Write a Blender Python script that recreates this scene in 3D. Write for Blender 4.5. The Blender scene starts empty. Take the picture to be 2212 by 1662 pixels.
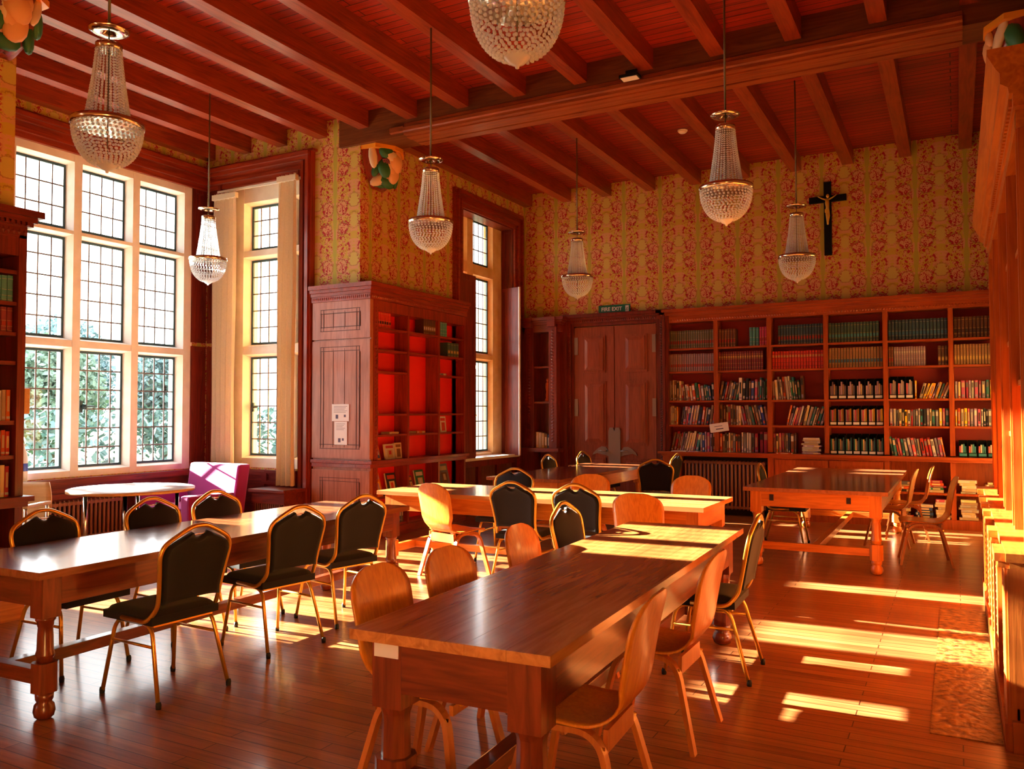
import bpy, bmesh, math, random
from math import sin, cos, pi, radians, sqrt
from mathutils import Vector, Matrix
random.seed(7)
C = bpy.context.scene.collection
OBJ = bpy.data.objects

# ------------------------------------------------------------------ materials
def new_mat(name):
    m = bpy.data.materials.new(name); m.use_nodes = True
    nt = m.node_tree; b = nt.nodes['Principled BSDF']
    return m, nt, b
def S(b, **k):
    for n, v in k.items():
        n = n.replace('_', ' ')
        if n in b.inputs: b.inputs[n].default_value = v
def c4(c): return (c[0], c[1], c[2], 1)
def plain(name, col, rough=.5, metal=0, spec=.5, **k):
    m, nt, b = new_mat(name)
    S(b, Base_Color=c4(col), Roughness=rough, Metallic=metal, Specular_IOR_Level=spec, **k)
    return m
def N(nt, t, **k):
    n = nt.nodes.new(t)
    for a, v in k.items():
        if a[0] == 'i' and a[1:].isdigit():
            n.inputs[int(a[1:])].default_value = v
        else: setattr(n, a, v)
    return n
def ramp(nt, stops):
    r = nt.nodes.new('ShaderNodeValToRGB'); e = r.color_ramp.elements
    while len(e) < len(stops): e.new(.5)
    for i, (p, c) in enumerate(stops): e[i].position = p; e[i].color = c4(c)
    return r
def wood(name, c1, c2, axis='x', scale=1., rough=.35, coat=.25, bump=.15, stretch=14, spec=.4):
    m, nt, b = new_mat(name); L = nt.links
    tc = N(nt, 'ShaderNodeTexCoord'); mp = N(nt, 'ShaderNodeMapping')
    s = [stretch*scale]*3; s['xyz'.index(axis)] = 1.1*scale
    mp.inputs['Scale'].default_value = s
    L.new(tc.outputs['Object'], mp.inputs['Vector'])
    n1 = N(nt, 'ShaderNodeTexNoise'); n1.inputs['Scale'].default_value = 1.6; n1.inputs['Detail'].default_value = 6
    n1.inputs['Distortion'].default_value = 1.4
    L.new(mp.outputs[0], n1.inputs['Vector'])
    n2 = N(nt, 'ShaderNodeTexNoise'); n2.inputs['Scale'].default_value = 1.3; L.new(tc.outputs['Object'], n2.inputs['Vector'])
    mx = N(nt, 'ShaderNodeMath', operation='MULTIPLY_ADD'); mx.inputs[1].default_value = .35
    L.new(n2.outputs['Fac'], mx.inputs[0]); L.new(n1.outputs['Fac'], mx.inputs[2])
    r = ramp(nt, [(.42, c1), (.85, c2)])
    L.new(mx.outputs[0], r.inputs[0]); L.new(r.outputs[0], b.inputs['Base Color'])
    bp = N(nt, 'ShaderNodeBump'); bp.inputs['Strength'].default_value = bump; bp.inputs['Distance'].default_value = .004
    L.new(n1.outputs['Fac'], bp.inputs['Height']); L.new(bp.outputs[0], b.inputs['Normal'])
    S(b, Roughness=rough, Coat_Weight=coat, Coat_Roughness=.12, Specular_IOR_Level=spec)
    return m
def planks(name, c1, c2, cm, L_, W, rough=.3, coat=.4, gap=.003, sx=1.3):
    m, nt, b = new_mat(name); L = nt.links
    tc = N(nt, 'ShaderNodeTexCoord')
    br = N(nt, 'ShaderNodeTexBrick'); br.offset = .37; br.offset_frequency = 2
    br.inputs['Scale'].default_value = 1; br.inputs['Brick Width'].default_value = L_; br.inputs['Row Height'].default_value = W
    br.inputs['Mortar Size'].default_value = gap; br.inputs['Mortar Smooth'].default_value = .2; br.inputs['Bias'].default_value = 0
    br.inputs['Color1'].default_value = c4(c1); br.inputs['Color2'].default_value = c4(c2); br.inputs['Mortar'].default_value = c4(cm)
    L.new(tc.outputs['Object'], br.inputs['Vector'])
    mp = N(nt, 'ShaderNodeMapping'); mp.inputs['Scale'].default_value = (sx, 30, 30); L.new(tc.outputs['Object'], mp.inputs[0])
    n1 = N(nt, 'ShaderNodeTexNoise'); n1.inputs['Scale'].default_value = 1.5; n1.inputs['Detail'].default_value = 5; L.new(mp.outputs[0], n1.inputs[0])
    r = ramp(nt, [(.3, (.62, .58, .55)), (.7, (1.12, 1.12, 1.12))]); L.new(n1.outputs['Fac'], r.inputs[0])
    n2 = N(nt, 'ShaderNodeTexNoise'); n2.inputs['Scale'].default_value = .9; n2.inputs['Detail'].default_value = 3; L.new(tc.outputs['Object'], n2.inputs[0])
    r2 = ramp(nt, [(.35, (.8, .8, .8)), (.65, (1.1, 1.1, 1.1))]); L.new(n2.outputs['Fac'], r2.inputs[0])
    m1 = N(nt, 'ShaderNodeMix', data_type='RGBA', blend_type='MULTIPLY'); m1.inputs[0].default_value = 1
    L.new(br.outputs['Color'], m1.inputs[6]); L.new(r.outputs[0], m1.inputs[7])
    m2 = N(nt, 'ShaderNodeMix', data_type='RGBA', blend_type='MULTIPLY'); m2.inputs[0].default_value = 1
    L.new(m1.outputs[2], m2.inputs[6]); L.new(r2.outputs[0], m2.inputs[7])
    L.new(m2.outputs[2], b.inputs['Base Color'])
    bp = N(nt, 'ShaderNodeBump'); bp.inputs['Strength'].default_value = .25; bp.inputs['Distance'].default_value = .003
    ad = N(nt, 'ShaderNodeMath', operation='MULTIPLY_ADD'); ad.inputs[1].default_value = -1.5
    L.new(br.outputs['Fac'], ad.inputs[0]); L.new(n1.outputs['Fac'], ad.inputs[2]); L.new(ad.outputs[0], bp.inputs['Height'])
    L.new(bp.outputs[0], b.inputs['Normal'])
    S(b, Roughness=rough, Coat_Weight=coat, Coat_Roughness=.15)
    return m
def fabric(name, col, rough=.9, sc=400, var=.25, trans=0):
    m, nt, b = new_mat(name); L = nt.links
    tc = N(nt, 'ShaderNodeTexCoord')
    n1 = N(nt, 'ShaderNodeTexNoise'); n1.inputs['Scale'].default_value = sc; L.new(tc.outputs['Object'], n1.inputs[0])
    r = ramp(nt, [(.35, [x*(1-var) for x in col]), (.65, [x*(1+var) for x in col])]); L.new(n1.outputs['Fac'], r.inputs[0])
    L.new(r.outputs[0], b.inputs['Base Color'])
    S(b, Roughness=rough, Sheen_Weight=.3)
    if trans:
        tr = N(nt, 'ShaderNodeBsdfTranslucent'); L.new(r.outputs[0], tr.inputs[0])
        ms = N(nt, 'ShaderNodeMixShader'); ms.inputs[0].default_value = trans
        out = nt.nodes['Material Output']; L.new(b.outputs[0], ms.inputs[1]); L.new(tr.outputs[0], ms.inputs[2]); L.new(ms.outputs[0], out.inputs[0])
    return m
def wallpaper(name):
    m, nt, b = new_mat(name); L = nt.links
    def M(op, a, b_=None, c_=None):
        n = N(nt, 'ShaderNodeMath', operation=op)
        for i, v in enumerate((a, b_, c_)):
            if v is None: continue
            if isinstance(v, (int, float)): n.inputs[i].default_value = v
            else: L.new(v, n.inputs[i])
        return n.outputs[0]
    def sm(v, lo, hi):
        n = N(nt, 'ShaderNodeMapRange', interpolation_type='SMOOTHSTEP'); L.new(v, n.inputs[0]); n.inputs[1].default_value = lo; n.inputs[2].default_value = hi
        return n.outputs[0]
    tc = N(nt, 'ShaderNodeTexCoord'); sp = N(nt, 'ShaderNodeSeparateXYZ'); L.new(tc.outputs['Object'], sp.inputs[0])
    p, q = .60, .74
    u = M('DIVIDE', M('ADD', sp.outputs[0], sp.outputs[1]), p); v = M('DIVIDE', sp.outputs[2], q)
    s = M('PINGPONG', u, .5)                      # 0 at stems, .5 at flower centres
    ang = M('MULTIPLY', v, 2*pi); cv = M('COSINE', ang); sv = M('SINE', ang)
    cb = N(nt, 'ShaderNodeCombineXYZ'); L.new(M('MULTIPLY', s, 4.2), cb.inputs[0]); L.new(M('MULTIPLY', cv, .85), cb.inputs[1]); L.new(M('MULTIPLY', sv, .85), cb.inputs[2])
    n1 = N(nt, 'ShaderNodeTexNoise'); n1.inputs['Scale'].default_value = 2.1; n1.inputs['Detail'].default_value = 1.2; n1.inputs['Distortion'].default_value = .9
    L.new(cb.outputs[0], n1.inputs[0])
    n2 = N(nt, 'ShaderNodeTexNoise'); n2.inputs['Scale'].default_value = 4.4; n2.inputs['Detail'].default_value = .5; n2.inputs['Distortion'].default_value = 1.2
    L.new(cb.outputs[0], n2.inputs[0])
    fv = M('SUBTRACT', M('FRACT', v), .5); ds = M('MULTIPLY', M('SUBTRACT', s, .5), p); dv = M('MULTIPLY', fv, q)
    def dist(ox, oy): return M('SQRT', M('ADD', M('POWER', M('SUBTRACT', ds, ox), 2), M('POWER', M('SUBTRACT', dv, oy), 2)))
    d1 = dist(0, .12); d2 = dist(0, -.13); d3 = dist(-.19, .04); d4 = dist(-.17, -.22)
    # scroll rings + red leaves
    ring = lambda d, r, w: M('SUBTRACT', 1, sm(M('ABSOLUTE', M('SUBTRACT', d, r)), w*.5, w))
    wob = M('MULTIPLY', M('SUBTRACT', n2.outputs['Fac'], .5), .06)
    leaves = sm(n2.outputs['Fac'], .568, .582)
    away = M('MULTIPLY', sm(s, .05, .08), M('SUBTRACT', 1, sm(s, .38, .44)))
    red = M('MULTIPLY', leaves, away)
    thin = M('MAXIMUM', ring(M('ADD', d3, wob), .085, .012), M('MAXIMUM', ring(M('ADD', d4, wob), .075, .012), M('MAXIMUM', ring(M('ADD', d1, wob), .085, .008), ring(M('ADD', d2, wob), .10, .008))))
    stem = M('SUBTRACT', 1, sm(M('ADD', s, M('MULTIPLY', M('SINE', M('MULTIPLY', ang, 2)), .014)), .035, .05))
    flower = M('SUBTRACT', 1, sm(M('MINIMUM', M('ADD', d1, wob), M('ADD', d2, wob)), .075, .085))
    def mix(f, a, b_):
        n = N(nt, 'ShaderNodeMix', data_type='RGBA'); L.new(f, n.inputs[0])
        for i, x in ((6, a), (7, b_)):
            if isinstance(x, tuple): n.inputs[i].default_value = c4(x)
            else: L.new(x, n.inputs[i])
        return n.outputs[2]
    base = mix(sm(n1.outputs['Fac'], .48, .52), WPA, WPB)
    scroll = M('SUBTRACT', 1, sm(M('MINIMUM', M('ADD', d3, wob), M('ADD', d4, wob)), .07, .08))
    base = mix(scroll, base, WPB)
    base = mix(flower, base, WPC)
    base = mix(M('MULTIPLY', thin, .7), base, WPE)
    base = mix(stem, base, WPD)
    base = mix(red, base, WPR)
    L.new(base, b.inputs['Base Color'])
    bp = N(nt, 'ShaderNodeBump'); bp.inputs['Strength'].default_value = .1; bp.inputs['Distance'].default_value = .002; L.new(red, bp.inputs['Height']); L.new(bp.outputs[0], b.inputs['Normal'])
    S(b, Roughness=.6, Specular_IOR_Level=.25)
    return m
def rock(name, c1, c2, sc=9, rough=.8, bump=.3):
    m, nt, b = new_mat(name); L = nt.links
    tc = N(nt, 'ShaderNodeTexCoord')
    n1 = N(nt, 'ShaderNodeTexNoise'); n1.inputs['Scale'].default_value = sc; n1.inputs['Detail'].default_value = 8; L.new(tc.outputs['Object'], n1.inputs[0])
    r = ramp(nt, [(.35, c1), (.65, c2)]); L.new(n1.outputs['Fac'], r.inputs[0]); L.new(r.outputs[0], b.inputs['Base Color'])
    bp = N(nt, 'ShaderNodeBump'); bp.inputs['Strength'].default_value = bump; bp.inputs['Distance'].default_value = .01
    L.new(n1.outputs['Fac'], bp.inputs['Height']); L.new(bp.outputs[0], b.inputs['Normal']); S(b, Roughness=rough)
    return m
def random_tint(name, col, rough=.55, amt=.5):
    m, nt, b = new_mat(name); L = nt.links
    oi = N(nt, 'ShaderNodeObjectInfo'); hs = N(nt, 'ShaderNodeHueSaturation')
    mr = N(nt, 'ShaderNodeMapRange'); mr.inputs[3].default_value = 1-amt; mr.inputs[4].default_value = 1+amt*.6
    mh = N(nt, 'ShaderNodeMapRange'); mh.inputs[3].default_value = .475; mh.inputs[4].default_value = .525
    L.new(oi.outputs['Random'], mr.inputs[0]); L.new(oi.outputs['Random'], mh.inputs[0])
    L.new(mr.outputs[0], hs.inputs['Value']); L.new(mh.outputs[0], hs.inputs['Hue']); hs.inputs['Color'].default_value = c4(col)
    L.new(hs.outputs[0], b.inputs['Base Color']); S(b, Roughness=rough)
    return m

WPA = (.54, .37, .06); WPB = (.62, .32, .15); WPC = (.56, .42, .11); WPD = (.42, .36, .06); WPE = (.30, .16, .04); WPR = (.40, .02, .035)
M_ = {}
DK1, DK2 = (.07, .007, .003), (.20, .020, .007)
for a in 'xyz':
    M_['mah_'+a] = wood('mahogany_'+a, DK1, DK2, a, rough=.42, coat=.12, spec=.3)
    M_['rd_'+a] = wood('red_cedar_'+a, (.13, .009, .002), (.30, .030, .006), a, rough=.38, coat=.25, spec=.4)
    M_['oak_'+a] = wood('table_oak_'+a, (.40, .10, .012), (.70, .235, .035), a, rough=.3, coat=.3)
    M_['dkoak_'+a] = wood('dark_table_oak_'+a, (.09, .013, .004), (.25, .045, .012), a, rough=.28, coat=.5)
    M_['brown_'+a] = wood('brown_beam_'+a, (.08, .018, .005), (.17, .045, .012), a, rough=.5, coat=.05, spec=.25)
M_['bc_x'] = wood('bookcase_wood_x', (.22, .028, .005), (.42, .075, .013), 'x', rough=.42, coat=.08, spec=.3)
M_['bc_z'] = wood('bookcase_wood_z', (.22, .028, .005), (.42, .075, .013), 'z', rough=.42, coat=.08, spec=.3)
M_['joist'] = wood('joist_wood', (.14, .013, .003), (.32, .045, .009), 'y', rough=.36, coat=0, spec=.6)
M_['beam'] = wood('beam_moulding', (.16, .028, .007), (.34, .075, .016), 'x', rough=.5, coat=.05, spec=.3)
M_['unit_y'] = wood('honey_red_oak_y', (.36, .085, .008), (.58, .18, .02), 'y', rough=.4, coat=.1)
M_['unit_z'] = wood('honey_red_oak_z', (.34, .065, .007), (.56, .15, .018), 'z', rough=.4, coat=.1)
M_['top_dark'] = wood('dark_tabletop', (.19, .050, .016), (.34, .105, .036), 'y', rough=.24, coat=.6)
M_['top_mid'] = wood('brown_tabletop', (.34, .110, .026), (.58, .23, .062), 'y', rough=.24, coat=.5)
M_['top_lt'] = wood('pale_tabletop', (.40, .15, .045), (.62, .28, .09), 'x', rough=.25, coat=.5)
M_['top_e'] = wood('red_brown_tabletop', (.26, .085, .028), (.42, .15, .055), 'y', rough=.25, coat=.5)
M_['ply'] = wood('beech_plywood', (.58, .17, .016), (.80, .30, .035), 'z', rough=.32, coat=.3, stretch=26)
M_['plyd'] = wood('bentwood', (.42, .11, .022), (.60, .19, .04), 'z', rough=.35, coat=.2)
M_['floor'] = planks('oak_strip_floor', (.50, .205, .068), (.36, .118, .033), (.07, .018, .006), 1.3, .085, rough=.28, coat=.3)
M_['ceil'] = planks('ceiling_boards', (.40, .028, .005), (.28, .016, .004), (.03, .004, .002), 3.5, .11, rough=.55, coat=.0, gap=.006)
M_['wp'] = wallpaper('damask_wallpaper')
M_['stone'] = rock('pale_limestone', (.74, .68, .60), (.84, .79, .72), 5, .75, .12)
M_['stone3'] = rock('yellow_tinted_limestone', (.66, .44, .20), (.78, .58, .32), 5, .75, .12)  # yellow-orange tint of the limestone, for the narrow window
M_['iron'] = plain('casement_iron', (.03, .07, .09), .5, .3)
M_['lead'] = plain('lead_came', (.16, .14, .15), .5, .4)
M_['brass'] = plain('brass', (.75, .42, .12), .18, 1)
M_['nickel'] = plain('aged_nickel', (.72, .62, .48), .16, 1)
M_['gold'] = plain('gold_chair_tube', (.80, .44, .07), .30, .75)
M_['chrome'] = plain('chrome', (.8, .8, .8), .12, 1)
M_['black'] = plain('black_upholstery', (.007, .006, .008), .75, 0, .3, Sheen_Weight=.15)
M_['rubber'] = plain('black_rubber', (.01, .01, .01), .7)
M_['purple'] = fabric('magenta_wool', (.36, .008, .20), .95)
M_['curtain'] = fabric('beige_damask_curtain', (.72, .60, .45), .9, 60, .04, trans=.18)
M_['lam'] = plain('white_laminate', (.78, .76, .74), .25)
M_['lamedge'] = wood('birch_edge', (.6, .34, .14), (.72, .45, .22), 'x')
M_['white'] = plain('white_plastic', (.8, .78, .74), .4)
M_['paper'] = plain('white_paper', (.82, .80, .84), .7)
M_['ink'] = plain('grey_ink', (.10, .08, .16), .7)
M_['green'] = plain('sign_green', (.0, .14, .085), .4)
M_['rad'] = plain('brown_radiator', (.20, .060, .028), .45)
M_['dark'] = plain('recess_shade', (.02, .006, .004), .8)  # near-black colour standing in for the shade inside openings
M_['blk'] = plain('black_wood', (.004, .004, .004), .6, 0, .15)
M_['gilt'] = plain('gilt', (.75, .50, .08), .35, .6)
M_['finger'] = plain('grey_brass_plate', (.30, .22, .18), .35, .6)
M_['pages'] = plain('book_pages', (.70, .58, .40), .85)
M_['hearth'] = rock('worn_stone_hearth', (.09, .022, .006), (.42, .20, .045), 22, .36, 1.0)
M_['plaster'] = plain('white_plaster', (.75, .7, .6), .9)
# clear glass that lets the sun through, with a thin reflection
def glass():
    m, nt, b = new_mat('window_glass'); L = nt.links
    tr = N(nt, 'ShaderNodeBsdfTransparent'); tr.inputs[0].default_value = (.97, .985, .98, 1)
    gl = N(nt, 'ShaderNodeBsdfGlossy'); gl.inputs['Roughness'].default_value = .02
    lw = N(nt, 'ShaderNodeLayerWeight'); lw.inputs[0].default_value = .5
    pw = N(nt, 'ShaderNodeMath', operation='POWER'); pw.inputs[1].default_value = 4; L.new(lw.outputs['Facing'], pw.inputs[0])
    fr = N(nt, 'ShaderNodeMath', operation='MULTIPLY_ADD'); fr.inputs[1].default_value = .5; fr.inputs[2].default_value = .04; L.new(pw.outputs[0], fr.inputs[0])
    ms = N(nt, 'ShaderNodeMixShader'); L.new(fr.outputs[0], ms.inputs[0]); L.new(tr.outputs[0], ms.inputs[1]); L.new(gl.outputs[0], ms.inputs[2])
    L.new(ms.outputs[0], nt.nodes['Material Output'].inputs[0]); return m
M_['glass'] = glass()
def crystal():
    m, nt, b = new_mat('crystal_beads'); L = nt.links
    S(b, Base_Color=(.95, .98, 1, 1), Roughness=.10, Metallic=.12, Specular_IOR_Level=1.0)
    tr = N(nt, 'ShaderNodeBsdfTransparent'); tr.inputs[0].default_value = (.90, .95, 1, 1)
    tl = N(nt, 'ShaderNodeBsdfTranslucent'); tl.inputs[0].default_value = (.90, .95, 1, 1)
    m1 = N(nt, 'ShaderNodeMixShader'); m1.inputs[0].default_value = .78; L.new(tr.outputs[0], m1.inputs[1]); L.new(tl.outputs[0], m1.inputs[2])
    ms = N(nt, 'ShaderNodeMixShader'); ms.inputs[0].default_value = .5; L.new(b.outputs[0], ms.inputs[1]); L.new(m1.outputs[0], ms.inputs[2])
    L.new(ms.outputs[0], nt.nodes['Material Output'].inputs[0]); return m
M_['crystal'] = crystal()

# ------------------------------------------------------------------ mesh builder
class MB:
    def __init__(s): s.v = []; s.f = []; s.m = []; s.sm = []
    def add(s, vs, fs, m=0, smooth=False):
        o = len(s.v); s.v += [tuple(x) for x in vs]
        for f in fs: s.f.append([i+o for i in f]); s.m.append(m); s.sm.append(smooth)
        return s
    def box(s, x0, x1, y0, y1, z0, z1, m=0):
        vs = [(x, y, z) for x in (x0, x1) for y in (y0, y1) for z in (z0, z1)]
        return s.add(vs, [(0, 1, 3, 2), (4, 6, 7, 5), (0, 4, 5, 1), (2, 3, 7, 6), (0, 2, 6, 4), (1, 5, 7, 3)], m)
    def obox(s, size, mat, m=0):
        a, b, c = [k/2 for k in size]
        vs = [mat @ Vector((x, y, z)) for x in (-a, a) for y in (-b, b) for z in (-c, c)]
        return s.add(vs, [(0, 1, 3, 2), (4, 6, 7, 5), (0, 4, 5, 1), (2, 3, 7, 6), (0, 2, 6, 4), (1, 5, 7, 3)], m)
    def lathe(s, prof, n=20, c=(0, 0, 0), m=0, smooth=True, ph=0):
        vs = []; k = len(prof)
        for i in range(n):
            a = 2*pi*i/n+ph
            for r, z in prof: vs.append((c[0]+r*cos(a), c[1]+r*sin(a), c[2]+z))
        fs = [(i*k+j, ((i+1) % n)*k+j, ((i+1) % n)*k+j+1, i*k+j+1) for i in range(n) for j in range(k-1)]
        fs.append([i*k for i in range(n)][::-1]); fs.append([i*k+k-1 for i in range(n)])
        return s.add(vs, fs, m, smooth)
    def tube(s, pts, r=.01, n=8, m=0, closed=False, flat=1.):
        P = [Vector(p) for p in pts]; K = len(P); vs = []
        up = None
        for i, p in enumerate(P):
            a = P[(i-1) % K] if (closed or i > 0) else p; b = P[(i+1) % K] if (closed or i < K-1) else p
            t = (b-a).normalized()
            if up is None:
                up = Vector((0, 0, 1)) if abs(t.z) < .9 else Vector((0, 1, 0))
            x = t.cross(up).normalized(); up = x.cross(t).normalized()
            rr = r[i] if isinstance(r, (list, tuple)) else r
            for k in range(n):
                an = 2*pi*(k+.5)/n; vs.append(p + x*rr*cos(an) + up*rr*sin(an)*flat)
        fs = []
        for i in range(K if closed else K-1):
            for k in range(n):
                j = (i+1) % K; fs.append((i*n+k, i*n+(k+1) % n, j*n+(k+1) % n, j*n+k))
        if not closed: fs.append(list(range(n))[::-1]); fs.append([(K-1)*n+k for k in range(n)])
        return s.add(vs, fs, m, n > 4)
    def prism(s, poly, f, a, b, m=0, smooth=False):
        # poly: 2d points, f(p, t) -> 3d, extruded from a to b
        k = len(poly); vs = [f(p, a) for p in poly]+[f(p, b) for p in poly]
        fs = [(i, (i+1) % k, k+(i+1) % k, k+i) for i in range(k)]+[list(range(k))[::-1], [k+i for i in range(k)]]
        return s.add(vs, fs, m, smooth)
    def grid(s, fn, nu, nv, m=0, th=0, smooth=True):
        vs = [Vector(fn(i/nu, j/nv)) for i in range(nu+1) for j in range(nv+1)]
        W = nv+1; q = [(i*W+j, (i+1)*W+j, (i+1)*W+j+1, i*W+j+1) for i in range(nu) for j in range(nv)]
        if not th: return s.add(vs, q, m, smooth)
        nr = []
        for i in range(nu+1):
            for j in range(nv+1):
                a = vs[min(i+1, nu)*W+j]-vs[max(i-1, 0)*W+j]; b = vs[i*W+min(j+1, nv)]-vs[i*W+max(j-1, 0)]
                x = a.cross(b); nr.append(x.normalized() if x.length > 1e-9 else Vector((0, 0, 1)))
        K = len(vs); vs2 = vs+[v-n*th for v, n in zip(vs, nr)]
        fs = q+[tuple(K+i for i in f[::-1]) for f in q]
        bd = [i*W for i in range(nu+1)]+[nu*W+j for j in range(1, nv+1)]+[i*W+nv for i in range(nu-1, -1, -1)]+[j for j in range(nv-1, 0, -1)]
        fs += [(bd[k], bd[k-1], K+bd[k-1], K+bd[k]) for k in range(len(bd))]
        return s.add(vs2, fs, m, smooth)
    def build(s, name, mats, parent=None, loc=None, bevel=0):
        me = bpy.data.meshes.new(name); me.from_pydata(s.v, [], s.f)
        if not isinstance(mats, (list, tuple)): mats = [mats]
        for x in mats: me.materials.append(M_[x] if isinstance(x, str) else x)
        me.polygons.foreach_set('material_index', s.m); me.polygons.foreach_set('use_smooth', s.sm); me.update()
        bm = bmesh.new(); bm.from_mesh(me); bmesh.ops.recalc_face_normals(bm, faces=bm.faces)
        if bevel: bmesh.ops.bevel(bm, geom=bm.edges[:], offset=bevel, segments=2, affect='EDGES', profile=.6, clamp_overlap=True)
        bm.to_mesh(me); bm.free()
        o = OBJ.new(name, me); C.objects.link(o)
        if parent: o.parent = parent
        if loc: o.location = loc
        return o
def B(name, mats, *bx, parent=None, bevel=0):
    b = MB()
    for x in bx: b.box(*x)
    return b.build(name, mats, parent, bevel=bevel)
def tag(o, label=None, cat=None, group=None, kind=None):
    if label: o['label'] = label
    if cat: o['category'] = cat
    if group: o['group'] = group
    if kind: o['kind'] = kind
    return o
def thing(name, label, cat, loc=(0, 0, 0), rz=0, group=None):
    o = OBJ.new(name, None); C.objects.link(o); o.empty_display_size = .1
    o.location = loc; o.rotation_euler = (0, 0, rz); return tag(o, label, cat, group)
def struct(o, label=None): o['kind'] = 'structure'; tag(o, label); return o
def kids(o): return [c for c in OBJ if c.parent == o]
def dup(root, loc, rz, label, group=None, tree=None):
    r = root.copy(); C.objects.link(r); r.location = loc; r.rotation_euler = (0, 0, rz); tag(r, label, None, group)
    if group is None and 'group' in r: pass
    for ch, subs in tree:
        c = ch.copy(); C.objects.link(c); c.parent = r
        for g in subs:
            d = g.copy(); C.objects.link(d); d.parent = c
    return r
def tree_of(root): return [(c, kids(c)) for c in kids(root)]

# ------------------------------------------------------------------ room shell
XB, YB, ZC = -9.12, 8.05, 5.25      # bay window plane, return wall plane, ceiling
XL, YK, XR = -6.45, 12.45, .62
struct(B('floor', 'floor', (-9.5, .9, -3.3, 13, -.12, 0)))
struct(B('ceiling', 'ceil', (-9.5, .9, -3.3, 13, ZC, ZC+.12)))
struct(B('wall_back', 'wp', (-6.86, XR+.2, YK, 12.8, 3.08, ZC), (-6.86, -3.99, YK, 12.8, 0, 3.08), (-3.99, XR+.2, 12.68, 12.8, 0, 3.08)))
struct(B('wall_left', 'wp', (-7.2, XL, YB, 10.28, 3.05, ZC), (-7.2, -6.50, YB, 10.28, 0, 3.05), (-7.2, XL, 10.28, 12.18, 4.78, ZC),
         (-7.2, -6.6, 10.28, 12.18, 0, .78), (-6.86, XL, 12.18, YK, 0, ZC),
         (-6.9, XL, 2.2, 3.8, 3.05, ZC), (-6.9, -6.65, 2.2, 3.8, 0, 3.05), (-6.9, XL, 1.6, 2.2, 0, ZC), (-6.9, XL, -.4, 1.6, 0, ZC), (-6.9, XL, -2.2, -.4, 0, .9), (-6.9, XL, -2.2, -.4, 4.5, ZC), (-6.9, XL, -3.3, -2.2, 0, ZC)))
struct(B('wall_right', 'wp', (XR, XR+.2, -3.3, 12.45, 0, ZC)))
fr = MB(); fr.box(-6.9, XR+.2, -3.3, -3.1, 0, ZC)
struct(fr.build('wall_front', 'wp'))
bayw = MB()
bayw.box(-9.45, XB, 3.5, 8.4, 4.62, ZC); bayw.box(-9.45, XB, 3.5, 8.4, 0, .8); bayw.box(-9.45, XB, 7.80, 8.4, .8, 4.62)
bayw.box(-9.45, -6.9, 3.5, 3.8, 0, ZC)
bayw.box(XB, -7.2, YB, 8.4, 4.6, ZC); bayw.box(XB, -7.2, YB, 8.4, 0, .82); bayw.box(XB, -8.72, YB, 8.4, .82, 4.6); bayw.box(-7.24, -7.2, YB, 8.4, .82, 4.6)
struct(bayw.build('wall_bay', 'wp'))

# ceiling joists and beams
JX = [-8.98, -8.3, -7.66, -6.99, -6.29, -5.57, -4.86, -4.12, -3.39, -2.66, -1.93, -1.22, -.49, .23]
n = 0
for x in JX:
    spans = [(3.8, YB)] if x < -6.4 else [(-3.1, 3.42), (3.84, 8.0), (8.42, YK)]
    for a, b in spans:
        n += 1
        o = MB().box(x-.15, x, a, b, 5.04, ZC).build('trim_%d' % n, 'joist')
        struct(o)
def beam(nm, y0, x0):
    b = MB(); b.box(x0, XR, y0, y0+.42, 4.86, ZC)
    o = struct(b.build(nm, 'brown_x'))
    d = MB()
    # moulded lower edge between the stops
    f = lambda p, t: (t, p[0], p[1])
    for yy, sg in ((y0, -1), (y0+.42, 1)):
        prof = [(yy, 5.0), (yy+sg*.012, 4.99), (yy+sg*.02, 4.95), (yy+sg*.035, 4.94), (yy+sg*.035, 4.90), (yy+sg*.02, 4.885), (yy+sg*.02, 4.855), (yy-sg*.05, 4.855), (yy-sg*.05, 5.0)]
        d.prism(prof, f, -5.75, .1)
        d.prism([(yy, 4.97), (yy+sg*.03, 4.96), (yy+sg*.03, 4.90), (yy, 4.89)], f, -5.95, -5.75)
    d.build('beam_moulding', 'beam', o)
    B('beam_soffit', 'beam', (-5.75, .1, y0+.05, y0+.13, 4.84, 4.862), (-5.75, .1, y0+.15, y0+.27, 4.846, 4.862), (-5.75, .1, y0+.29, y0+.37, 4.84, 4.862), parent=o)
beam('trim_%d' % (n+1), 8.0, -6.75); beam('trim_%d' % (n+2), 3.42, -6.6)
NT = n+3
def trim(o):
    global NT
    o.name = 'trim_%d' % NT; NT += 1; return struct(o)

# mouldings: stepped architrave boxes
def arch(b, plane, w0, w1, z0, z1, base, sgn, steps, top=True, left=True, right=True, m=0):
    """plane 'x': frame lies in a wall of constant x, runs along y; steps = [(offset outwards from opening, width, depth)]"""
    for off, wd, dp in steps:
        lo, hi = (base, base+sgn*dp) if sgn > 0 else (base+sgn*dp, base)
        def bb(a0, a1, c0, c1):
            if plane == 'x': b.box(lo, hi, a0, a1, c0, c1, m)
            else: b.box(a0, a1, lo, hi, c0, c1, m)
        if left: bb(w0-off-wd, w0-off, z0, z1+off+(wd if top else 0))
        if right: bb(w1+off, w1+off+wd, z0, z1+off+(wd if top else 0))
        if top: bb(w0-off, w1+off, z1+off, z1+off+wd)
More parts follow.
